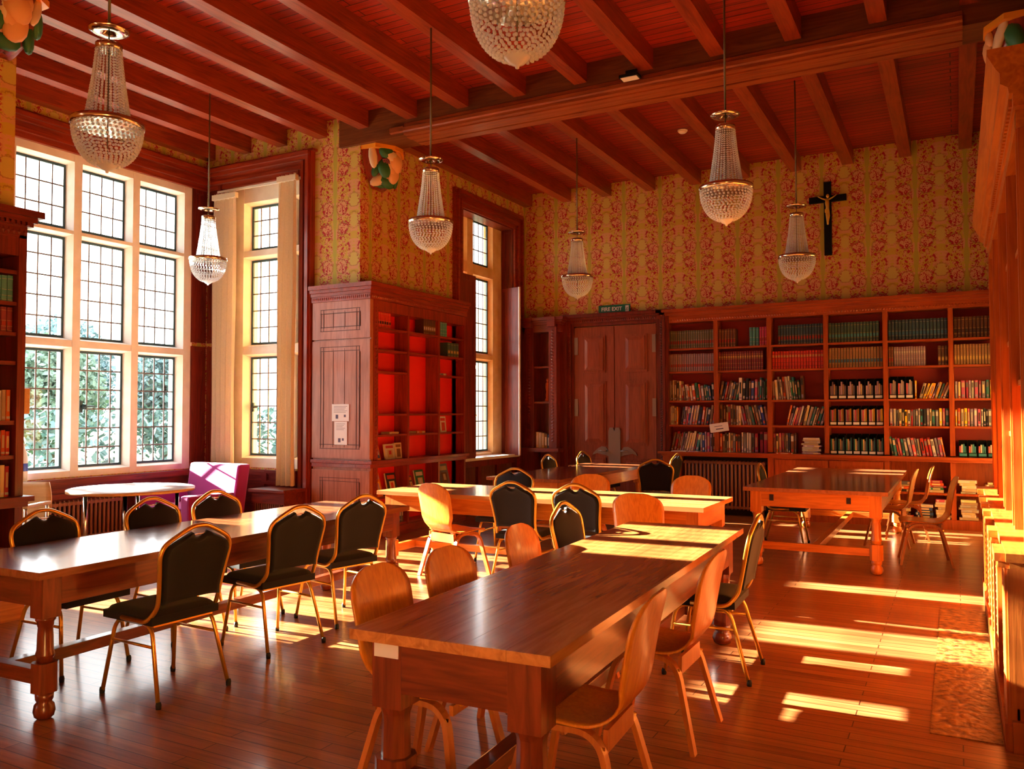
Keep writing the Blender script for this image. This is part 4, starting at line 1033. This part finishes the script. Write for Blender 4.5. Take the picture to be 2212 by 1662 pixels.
def book_mesh(style):
    """unit book: x -.5..+.5 thick, y 0 (spine) .. 1 deep, z 0..1 tall"""
    b = MB()
    b.box(-.5, -.42, .03, 1, 0, 1); b.box(.42, .5, .03, 1, 0, 1)
    b.prism([(-.5, .04), (-.44, .012), (-.2, 0), (.2, 0), (.44, .012), (.5, .04), (.5, .07), (-.5, .07)], lambda p, t: (p[0], p[1], t), 0, 1)
    b.box(-.42, .42, .05, .97, .02, .985, 1)
    if style == 0:      # bound volume: coloured label panel and raised bands
        b.box(-.36, .36, -.008, .02, .26, .42, 2)
        for z in (.22, .45, .86, .06): b.box(-.44, .44, -.012, .02, z, z+.012, 3)
    elif style == 1:    # title patch
        b.box(-.26, .26, -.004, .02, .30, .80, 2); b.box(-.4, .4, -.004, .02, .06, .14, 3)
    elif style == 2: b.box(-.4, .4, -.004, .02, .62, .9, 2); b.box(-.3, .3, -.004, .02, .08, .22, 3)
    elif style == 3:    # gold lines
        for z in (.15, .36, .60, .84): b.box(-.42, .42, -.006, .02, z, z+.02, 3)
        b.box(-.4, .4, -.005, .02, .66, .78, 2)
    me_o = b.build('book', [BM['red'], 'pages', 'paper', 'paper'])
    me_o['category'] = 'book'; return me_o
PROTO = [book_mesh(i) for i in range(4)]; first = [True]*4
def put_book(name, style, t, d, h, loc, rz, lean, mats, label, group, flat=False):
    p = PROTO[style]
    if first[style]: o = p; first[style] = False
    else: o = p.copy(); C.objects.link(o)
    o.name = name; o.scale = (t, d, h)
    R = Matrix.Rotation(rz, 4, 'Z') @ (Matrix.Rotation(pi/2, 4, 'Y') if flat else Matrix.Rotation(lean, 4, 'Y'))
    # keep the lowest corner on the shelf
    low = min((R @ Vector((sx*t/2, 0, z*h))).z for sx in (-1, 1) for z in (0, 1))
    o.rotation_euler = R.to_euler(); o.location = (loc[0], loc[1], loc[2]-low)
    for i, m in enumerate(mats):
        if m is not None: o.material_slots[i].link = 'OBJECT'; o.material_slots[i].material = m
    tag(o, label, 'book', group); return o
ROW = ['top', 'second', 'third', 'fourth', 'lowest']
BAY = ['first bay', 'second bay', 'third bay', 'fourth bay', 'fifth bay', 'sixth bay']
ZROW = [2.52, 2.165, 1.72, 1.35, .945]
def xr(c, f): a, b_ = XC[c]+.035, XC[c+1]-.035; return a+(b_-a)*f
rs = random.Random(11)
def vols(r, c, f0, f1, n, cover, band, line, desc, h=.27, style=0):
    x0, x1 = xr(c, f0), xr(c, f1); w = (x1-x0)/n
    for k in range(n):
        put_book('bound_volume', style, w*.84, .17, h*(1+.01*rs.uniform(-1, 1)), (x0+w*(k+.5), YF+.045+rs.uniform(0, .008), ZROW[r]+.0005), 0, 0,
                 [SM[cover], None, BAND[band], BAND[line]], '%s, %s shelf, %s of the back bookcase' % (desc, ROW[r], BAY[c]), 'bound volumes, %s shelf, %s, %s' % (ROW[r], BAY[c], cover))
V = 'bound volume'
vols(0, 0, 0, 1, 20, 'olive', 'red', 'silver', 'brown red-labelled '+V, .275); vols(1, 0, 0, 1, 20, 'mauve', 'red', 'silver', 'mauve red-labelled '+V, .27)
vols(0, 1, 0, .36, 6, 'brown', 'red', 'gold', 'brown gilt-lined '+V, .27); vols(0, 1, .64, .84, 3, 'teal', 'teal', 'silver', 'teal '+V, .275); vols(0, 1, .845, 1, 3, 'crimson', 'red', 'gold', 'crimson '+V, .275)
vols(1, 1, 0, .92, 19, 'maroon', 'gold', 'gold', 'maroon gold-ruled '+V, .28, 3)
vols(0, 2, .12, 1, 16, 'dkblue', 'red', 'gold', 'dark red-labelled '+V, .285); vols(1, 2, 0, 1, 18, 'redl', 'gold', 'dark', 'bright red leather '+V, .26, 3)
vols(0, 3, 0, .94, 16, 'dkgreen', 'teal', 'gold', 'dark green '+V, .28); vols(1, 3, 0, 1, 18, 'tan', 'blue', 'gold', 'tan blue-labelled '+V, .28)
vols(0, 4, 0, 1, 17, 'dkblue', 'blue', 'silver', 'blue-black '+V, .28); vols(1, 4, 0, .09, 2, 'brown', 'red', 'gold', 'brown '+V, .27); vols(1, 4, .095, .63, 13, 'mauve', 'silver', 'silver', 'grey-mauve '+V, .265, 3); vols(1, 4, .83, 1, 3, 'dkbrown', 'gold', 'gold', 'dark brown '+V, .26)
vols(0, 5, 0, .9, 12, 'dkbrown', 'dark', 'gold', 'dark '+V, .28); vols(1, 5, 0, .72, 12, 'tan', 'gold', 'gold', 'tan '+V, .27)
def mixed(r, c, f0, f1, n, pal, h=(.19, .27), lean=0., bay=None, case='back bookcase', z=None, y=None):
    x0, x1 = xr(c, f0), xr(c, f1); ws = [rs.uniform(.6, 1.5) for _ in range(n)]; s = sum(ws); x = x0
    hh = rs.uniform(*h)
    for k in range(n):
        w = (x1-x0)*ws[k]/s; col = rs.choice(pal); hh = rs.uniform(*h); hh = hh*.75+.25*h[1]
        le = lean*rs.uniform(.75, 1.15) if k not in (0, n-1) or abs(lean) > .15 else lean*.4
        t = w*.93*cos(le)
        put_book('paperback', rs.choice((1, 2)), max(.008, t*.82), .15, hh, (x+w/2+sin(-le)*hh*.25, YF+.05+rs.uniform(0, .02), (z or ZROW[r])+.0005), 0, le,
                 [BM[col], None, BM[rs.choice(('white', 'cream', 'black', 'grey'))], BM[rs.choice(('white', 'grey', 'red', 'lilac'))]],
                 '%s-spined paperback%s, %s shelf, %s of the back bookcase' % (col, ' leaning over' if abs(lean) > .1 else '', ROW[r], BAY[c]), '%s paperbacks, %s shelf, %s' % (col, ROW[r], BAY[c]))
        x += w
P1 = ['cream', 'white', 'brown', 'red', 'teal', 'green', 'white', 'black', 'orange', 'pink', 'blue', 'grey']
P2 = ['lilac', 'blue', 'white', 'navy', 'pink', 'red', 'cream', 'grey', 'brown', 'teal']
P3 = ['yellow', 'pink', 'lilac', 'white', 'orange', 'teal', 'red', 'grey', 'cream', 'lilac', 'black', 'white']
mixed(2, 0, .0, .28, 6, ['cream', 'brown', 'white'], (.27, .32)); mixed(2, 0, .28, 1, 13, P1, (.20, .27), -.12)
mixed(2, 1, .0, .40, 8, P1, (.24, .30), .22); mixed(2, 1, .40, 1, 11, P1, (.22, .34), .03); mixed(2, 2, 0, .62, 12, P1, (.24, .35), -.10)
mixed(3, 0, 0, .2, 5, P1, (.24, .29)); mixed(3, 0, .26, 1, 13, P2, (.24, .30), .16); mixed(3, 1, 0, .45, 8, ['red', 'cream', 'brown', 'blue', 'white'], (.26, .31)); mixed(3, 1, .46, 1, 10, P2, (.25, .30), -.2); mixed(3, 2, .28, 1, 14, P2, (.24, .30), .28)
mixed(4, 0, .05, .66, 12, P2, (.25, .31), .22); mixed(4, 0, .68, 1, 6, P2, (.25, .30)); mixed(4, 1, 0, .44, 9, ['brown', 'cream', 'red', 'white', 'grey'], (.25, .30)); mixed(4, 1, .45, .8, 6, ['grey', 'white', 'red', 'cream'], (.27, .30)); mixed(4, 1, .82, 1, 2, ['red'], (.30, .31)); mixed(4, 2, 0, .46, 9, ['cream', 'navy', 'grey', 'brown', 'white', 'pink'], (.26, .30))
mixed(2, 4, .44, .47, 1, ['yellow'], (.24, .25)); mixed(2, 4, .52, 1, 10, P3, (.20, .23), .35); mixed(2, 5, 0, .82, 12, P3, (.21, .24))
mixed(3, 4, 0, 1, 20, P3, (.21, .24)); mixed(3, 5, 0, .72, 12, P3, (.21, .24)); mixed(4, 4, .02, .92, 17, P3, (.22, .26), -.17)
# magazine files holding thin books
def files(r, c, f0, f1, n, lab, h=.24, tall=False):
    x0, x1 = xr(c, f0), xr(c, f1); w = (x1-x0)/n
    proto = None
    for k in range(n):
        loc = (x0+w*(k+.5), YF+.04, ZROW[r]+.0005); t = w*.92/2
        lb_ = 'black magazine file with %s label, %s shelf, %s of the back bookcase' % (lab, ROW[r], BAY[c])
        if proto is None:
            o = thing('magazine_file', lb_, 'file box', loc, 0, 'magazine files, %s shelf, %s' % (ROW[r], BAY[c]))
            B('file_box', 'blk', (-t, t, 0, .2, 0, .01), (-t, -t+.004, .0, .2, 0, h), (t-.004, t, .0, .2, 0, h), (-t, t, 0, .004, 0, .06), (-t, t, .196, .2, 0, h+.02), parent=o)
            B('label_strip', {'white': 'paper', 'teal': BM['teal']}[lab], (-t*.85, t*.85, -.002, 0, .015, .05), parent=o)
            for j in range(4):
                cc = rs.choice(P3); a = -t+.008+(2*t-.016)*j/4; B('magazine', BM[cc], (a, a+(2*t-.016)/4*.8, .02, .18, .012, h*rs.uniform(.68, .92)), parent=o)
            proto = o; tr = tree_of(o)
        else: dup(proto, loc, 0, lb_, None, tr)
files(2, 3, 0, 1, 6, 'white', .27); files(3, 3, 0, 1, 7, 'white', .26); files(4, 3, 0, 1, 7, 'white', .27); files(2, 4, 0, .42, 3, 'white', .29); files(4, 5, .05, 1, 5, 'teal', .2); files(3, 5, .76, 1, 1, 'teal', .26)
# stacks lying flat
def stack(x, y, z, n, pal, desc, w=.2, th=(.018, .034)):
    zz = z
    for k in range(n):
        t = rs.uniform(*th); L = w*rs.uniform(.8, 1.1); col = rs.choice(pal)
        put_book('stacked_book', rs.choice((1, 2)), t, .15*rs.uniform(.85, 1.05), L, (x-L/2+rs.uniform(-.02, .02), y+rs.uniform(-.01, .01), zz+.0003), 0, 0, [BM[col], None, BM['cream'], BM['white']],
                 '%s book lying flat %s' % (col, desc), '%s flat books %s' % (col, desc), flat=True)
        zz += t+.0004
stack(xr(2, .74), YF+.03, .945, 9, ['white', 'cream', 'lilac', 'teal', 'white'], 'of pale books on the counter, third bay of the back bookcase', .26)
stack(xr(2, .25), 12.26, .945, 1, ['red'], 'lying alone on the counter edge in the third bay', .22, (.015, .016)); stack(xr(0, .3), 12.26, .945, 1, ['white'], 'lying alone on the counter edge in the first bay', .24, (.012, .014)); stack(xr(0, .62), 12.26, .945, 1, ['lilac'], 'lying alone on the counter edge, right half of the first bay', .2, (.01, .012))
for x, z, n, pal, ds in ((-.62, .472, 4, ['red', 'grey', 'black'], 'at the left of the open shelf under the counter'), (-.25, .472, 5, ['red', 'green', 'cream'], 'at the middle of the open shelf under the counter'), (.12, .472, 5, ['cream', 'white'], 'right of the divider on the open shelf under the counter'), (.42, .472, 5, ['cream', 'brown'], 'at the far right of the open shelf under the counter'),
                         (-.66, .127, 6, ['cream', 'brown', 'red'], 'at the left of the bottom shelf'), (-.4, .127, 5, ['white', 'blue', 'black'], 'second along the bottom shelf'), (-.17, .127, 8, ['cream', 'pink', 'white'], 'left of the divider on the bottom shelf'), (.12, .127, 8, ['cream', 'white'], 'right of the divider on the bottom shelf')):
    stack(x, 12.34, z, n, pal, ds, .2, (.022, .04))
# left bookcase (spines face +x)
def side_vols(y0, y1, z, n, h, mats, desc, grp, face=-6.29, name='bound_volume', style=0, xs=None):
    w = (y1-y0)/n
    for k in range(n):
        put_book(name, style, w*.93, .14, h*rs.uniform(.97, 1.0), (face, y0+w*(k+.5), z+.0005), pi/2, 0, mats(k), desc, grp)
sv = lambda c, b_, l: (lambda k: [SM[c], None, BAND[b_], BAND[l]])
side_vols(8.16, 8.50, 2.60, 7, .21, sv('redl', 'dark', 'gold'), 'dark red bound volume on the top left shelf of the red-backed bookcase', 'red volumes in the red-backed bookcase', -6.31)
side_vols(9.20, 9.49, 2.60, 6, .24, sv('dkbrown', 'silver', 'gold'), 'black bound volume on the top middle shelf of the red-backed bookcase', 'black volumes in the red-backed bookcase')
side_vols(9.55, 9.78, 2.60, 4, .22, sv('teal', 'teal', 'silver'), 'teal bound volume on the top right shelf of the red-backed bookcase', 'teal volumes in the red-backed bookcase')
side_vols(9.78, 10.08, 2.33, 4, .20, lambda k: [SM['dkgreen'], None, BAND['gold'], BAND['gold']], 'dark green book with cream top on the second right shelf of the red-backed bookcase', 'green books in the red-backed bookcase', -6.28)
def cover(loc, w, h, th, lean, rz, cols, label, name='picture_book'):
    """a book shown face out: cover with simple generic shapes"""
    o = thing(name, label, 'book', loc, rz); b = MB()
    b.box(-th, 0, -w/2, w/2, 0, h); b.build('pages', 'pages', o).rotation_euler = (0, -lean, 0)
    b = MB(); b.box(0, .003, -w/2, w/2, 0, h, 0); b.box(.003, .004, -w*.38, w*.38, h*.72, h*.9, 1); b.box(.003, .004, -w*.25, w*.3, h*.1, h*.62, 2); b.box(.004, .0045, -w*.1, w*.15, h*.3, h*.56, 1)
    b.build('front_cover', [BM[c] for c in cols], o).rotation_euler = (0, -lean, 0); return o
cover((-6.33, 8.26, 1.53), .13, .19, .02, .25, .5, ('yellow', 'orange', 'cream'), 'yellow paperback leaning at the left on a red-backed bookcase shelf')
cover((-6.31, 8.24, 1.27), .12, .2, .02, .2, .6, ('lilac', 'orange', 'blue'), 'lilac book leaning below the yellow one in the red-backed bookcase')
cover((-6.31, 9.72, 1.27), .15, .22, .02, .1, 0, ('white', 'red', 'red'), 'white book with red picture, face out in the red-backed bookcase')
cover((-6.30, 8.25, .96), .14, .21, .02, .25, .3, ('orange', 'white', 'blue'), 'orange book leaning at the left of the red-backed bookcase ledge')
cover((-6.29, 8.47, .96), .20, .19, .02, .15, 0, ('white', 'red', 'cream'), 'white picture book with red lettering on the red-backed bookcase ledge')
cover((-6.30, 8.66, .96), .14, .2, .03, .1, 0, ('cream', 'brown', 'brown'), 'tan book right of a white one on the red-backed bookcase ledge')
cover((-6.30, 8.28, .505), .16, .30, .02, .25, .2, ('orange', 'lilac', 'yellow'), 'large orange book leaning on the shelf below the ledge of the red-backed bookcase')
cover((-6.32, 8.22, .505), .12, .28, .02, .25, .5, ('teal', 'white', 'green'), 'teal book tucked behind the large orange one below the ledge')
cover((-6.30, 8.55, .505), .20, .28, .02, .22, 0, ('black', 'red', 'cream'), 'black and red picture book leaning below the ledge of the red-backed bookcase')
cover((-6.30, 9.18, .505), .20, .28, .02, .22, 0, ('green', 'white', 'cream'), 'green picture book leaning below the ledge, middle column of the red-backed bookcase')
cover((-6.30, 8.98, .505), .12, .22, .02, .3, .2, ('brown', 'orange', 'cream'), 'small brown picture book left of the green one below the ledge')
cover((-6.30, 9.78, .505), .24, .33, .02, .25, 0, ('grey', 'cream', 'brown'), 'large grey picture book with an animal face below the ledge')
cover((-6.30, 9.60, .505), .10, .2, .02, .3, .3, ('lilac', 'white', 'pink'), 'lilac book left of the large grey picture book below the ledge')
for yy, zz, col, ds in ((8.56, 1.27, 'cream', 'left'), (9.16, 1.27, 'orange', 'middle'), (9.68, 2.06, 'grey', 'right')):
    put_book('flat_book', 2, .03, .14, .2, (-6.30, yy-.1, zz+.0003), pi/2, 0, [BM[col], None, BM['cream'], BM['white']], '%s book lying flat in the %s column of the red-backed bookcase' % (col, ds), None, flat=True)
side_vols(8.2, 8.75, .152, 12, .24, lambda k: [BM[P1[k % 12]], None, BM['white'], BM['grey']], 'mixed paperback on the bottom left shelf of the red-backed bookcase', 'paperbacks on the bottom left shelf of the red-backed bookcase', -6.29, 'paperback', 1)
# near-left bookcase
side_vols(3.45, 3.72, 2.39, 6, .20, sv('teal', 'teal', 'silver'), 'blue-green bound volume on the upper shelf of the left bookcase', 'blue-green volumes in the left bookcase', -6.30)
side_vols(3.45, 3.72, 2.16, 6, .19, sv('maroon', 'red', 'gold'), 'maroon bound volume in the second row of the left bookcase', 'maroon volumes in the left bookcase', -6.30)
for z, h, pal, ds in ((1.49, .24, ['cream', 'orange', 'grey', 'red', 'white'], 'highest row of paperbacks'), (1.23, .20, ['orange', 'red', 'green', 'pink', 'cream'], 'middle row of paperbacks'), (.92, .24, ['cream', 'red', 'orange', 'brown', 'white'], 'lowest row of paperbacks above the ledge')):
    for k in range(7):
        col = pal[k % 5]; put_book('paperback', 1, .032, .15, h*rs.uniform(.9, 1), (-6.30, 3.495+k*.034, z+.0005), pi/2, 0, [BM[col], None, BM['cream'], BM['white']], '%s paperback in the %s of the left bookcase' % (col, ds), '%s paperbacks, %s, left bookcase' % (col, ds))
side_vols(3.2, 3.7, .182, 14, .2, lambda k: [BM['red'], None, BM['cream'], BM['white']], 'red book on the bottom shelf of the left bookcase', 'red books at the foot of the left bookcase', -6.30, 'paperback', 2)
# corner bookcase
for k in range(5):
    col = ['cream', 'white', 'cream', 'brown', 'navy'][k]; put_book('paperback', 1, .05, .16, .30-.01*k, (-6.11+k*.053, 12.24, .9205), 0, 0, [BM[col], None, BM['white'], BM['white']], '%s-spined book on the lower shelf of the narrow corner bookcase' % col, '%s books in the corner bookcase' % col)
o = thing('statuette', 'small orange standing figure ornament in the narrow corner bookcase', 'ornament', (-5.94, 12.30, 1.72))
MB().lathe([(0, 0), (.05, 0), (.045, .03), (.03, .06), (.035, .12), (.025, .16), (.04, .24), (.035, .30), (.012, .33), (0, .33)], 14).build('robe', plain('orange_glaze', (.6, .08, .01), .3), o)
MB().lathe([(0, .32), (.022, .335), (.026, .36), (.018, .385), (0, .39)], 12).build('head', plain('orange_glaze_head', (.5, .07, .01), .3), o)
for i in range(4):
    if first[i]: OBJ.remove(PROTO[i])

# ------------------------------------------------------------------ outside
gm = rock('lawn', (.05, .10, .04), (.10, .16, .07), 1.5, .95, .2)
gr = MB(); gr.box(-90, -9.5, -60, 80, -.8, -.6); gr.box(-9.5, -7.25, 8.45, 60, -.8, -.6); o = gr.build('ground', gm); struct(o)
st = MB(); st.box(-16, -9.5, -4, 14, -.6, -.55); o = st.build('bounce_slab', plain('pale_bounce_slab', (.62, .56, .46), .9)); struct(o)  # unseen pale slab added to bounce sunlight up into the bay
bark = plain('bark', (.10, .07, .05), .9)
LM = [plain('foliage_%d' % i, c, .8) for i, c in enumerate(((.13, .22, .22), (.16, .25, .24), (.17, .26, .20), (.15, .24, .26)))]  # leaf colours paled towards teal to carry the outdoor haze
def tree(x, y, h, r, label, mi, z0=-.6, seed=0, n=6500, trunk=.12):
    rn = random.Random(seed); o = thing('tree', label, 'tree', (x, y, z0)); b = MB()
    b.tube([(0, 0, 0), (.1, .05, h*.35), (.0, .1, h*.7)], [.22, .16, .06], 8)
    for k in range(9):
        a = rn.uniform(0, 2*pi); z = h*rn.uniform(trunk, .7); b.tube([(0, 0, z), (cos(a)*r*.4, sin(a)*r*.4, z+h*.12), (cos(a)*r*.8, sin(a)*r*.8, z+h*.2)], [.07, .04, .015], 5)
    b.build('trunk', bark, o)
    b = MB()
    for k in range(n):
        th = rn.uniform(0, 2*pi); cz = rn.uniform(-1, 1); rr = rn.random()**.4; s = sqrt(1-cz*cz)
        c = Vector((r*rr*s*cos(th), r*rr*s*sin(th), h*(trunk+1)/2+h*(1-trunk)/2*rr*cz)); q = rn.uniform(.09, .18)
        u = Vector((rn.uniform(-1, 1), rn.uniform(-1, 1), rn.uniform(-1, 1))).normalized(); w = u.cross(Vector((rn.uniform(-1, 1), rn.uniform(-1, 1), rn.uniform(-1, 1)))).normalized()
        b.add([c-u*q, c+w*q*.6, c+u*q, c-w*q*.6], [(0, 1, 2, 3)])
    b.build('foliage', LM[mi], o)
TL = [(-27, 10.5, 4.9, 2.1, 'bushy tree outside, low in the leftmost window column'), (-34, 15.5, 5.6, 2.2, 'tall hazy tree outside, left of the middle window column'),
      (-29, 18.5, 5.0, 1.9, 'slim tree outside the middle column of the bay window'), (-36, 23.5, 6.6, 2.4, 'tallest tree outside, left of the right window column'), (-30, 24.5, 5.0, 1.9, 'tree outside the right column of the bay window'),
      (-35, 30.5, 5.8, 2.3, 'round tree outside between the bay corner and the curtains'), (-25, 30, 5.4, 2.2, 'nearer tree seen through the light between the curtains'), (-27, 37, 6.0, 2.4, 'tall loose tree behind the side window light')]
for i, (x, y, h, r, l) in enumerate(TL): tree(x, y, h, r, l, i % 4, seed=i)
hd = MB(); rn = random.Random(5)
for k in range(5000):
    t = rn.random(); c = Vector((-23+3*t+rn.uniform(-.5, .5), 2+25*t, -.6+rn.random()**.8*2.3)); q = rn.uniform(.08, .2)
    u = Vector((rn.uniform(-1, 1), rn.uniform(-1, 1), rn.uniform(-1, 1))).normalized(); w = u.cross(Vector((0, .3, 1))).normalized(); hd.add([c-u*q, c+w*q*.6, c+u*q, c-w*q*.6], [(0, 1, 2, 3)])
o = hd.build('hedge', LM[0]); tag(o, 'long clipped hedge across the lawn outside the bay', 'hedge', kind='stuff')
# neighbouring wing seen through the narrow window
nw = thing('stone_building', 'pale stone wing of the building seen through the narrow window', 'building', (-15, 30, -.6))
b = MB(); b.box(-3, 9, 0, 6, 0, 6.5); M_['pale_pane'] = plain('pale_pane', (.3, .3, .28), .2); b.build('wall', rock('honey_stone', (.55, .42, .28), (.72, .60, .44), 3), nw)
for i in range(5):
    B('window', M_['pale_pane'], (-2.2+i*2.1, -1.2+i*2.1, -.03, .0, 2.0, 3.8), parent=nw)

# ------------------------------------------------------------------ light
w = bpy.data.worlds.new('World'); bpy.context.scene.world = w; w.use_nodes = True; nt = w.node_tree
bg = nt.nodes['Background']; tc = N(nt, 'ShaderNodeTexCoord'); sp = N(nt, 'ShaderNodeSeparateXYZ'); nt.links.new(tc.outputs['Generated'], sp.inputs[0])
r = ramp(nt, [(.48, (.85, .88, .86)), (.56, (1, 1, 1.0)), (.9, (.80, .90, 1.0))])
mr = N(nt, 'ShaderNodeMapRange'); mr.inputs[1].default_value = -1; nt.links.new(sp.outputs[2], mr.inputs[0]); nt.links.new(mr.outputs[0], r.inputs[0]); nt.links.new(r.outputs[0], bg.inputs[0])
bg.inputs[1].default_value = 6.5
az, el = radians(2.3), radians(17.1)
s = bpy.data.lights.new('sun', 'SUN'); s.energy = 105; s.color = (1, .91, .74); s.angle = radians(.6)
so = OBJ.new('sun', s); C.objects.link(so)
d = Vector((cos(el)*cos(az), cos(el)*sin(az), -sin(el))); so.rotation_euler = d.to_track_quat('-Z', 'Y').to_euler(); so.location = (-20, 5, 9)
def portal(loc, rot, sx, sy):
    l = bpy.data.lights.new('window_portal', 'AREA'); l.shape = 'RECTANGLE'; l.size = sx; l.size_y = sy; l.cycles.is_portal = True
    o = OBJ.new('window_portal', l); C.objects.link(o); o.location = loc; o.rotation_euler = rot
portal((-9.5, 5.8, 2.7), (0, -pi/2, 0), 3.8, 4.0); portal((-7.95, 8.45, 2.7), (-pi/2, 0, 0), 1.5, 3.8); portal((-7.25, 11.2, 2.8), (0, -pi/2, 0), 3.9, 1.7)

portal((-6.95, -1.3, 2.7), (0, -pi/2, 0), 3.6, 1.8)
# ------------------------------------------------------------------ camera
cam = bpy.data.cameras.new('camera'); co = OBJ.new('camera', cam); C.objects.link(co); bpy.context.scene.camera = co
cam.sensor_width = 36; cam.lens = 1786.92/2212*36; cam.clip_start = .05; cam.clip_end = 300
yaw, pitch, roll = radians(28.2524), radians(1.9037), radians(-.0906)
co.location = (0, 0, 1.55)
f_ = Vector((-sin(yaw)*cos(pitch), cos(yaw)*cos(pitch), sin(pitch))); r_ = Vector((cos(yaw), sin(yaw), 0)); u_ = r_.cross(f_)
r2 = r_*cos(roll)+u_*sin(roll); u2 = u_*cos(roll)-r_*sin(roll)
co.rotation_euler = Matrix((r2, u2, -f_)).transposed().to_euler()
sc = bpy.context.scene
sc.view_settings.view_transform = 'Standard'; sc.view_settings.look = 'None'; sc.view_settings.gamma = 1; sc.view_settings.use_curve_mapping = False
sc.view_settings.exposure = .32
sc.cycles.max_bounces = 8; sc.cycles.diffuse_bounces = 5; sc.cycles.glossy_bounces = 4; sc.cycles.transparent_max_bounces = 16; sc.cycles.sample_clamp_indirect = 8
sc.cycles.use_denoising = True; sc.cycles.caustics_reflective = False; sc.cycles.caustics_refractive = False
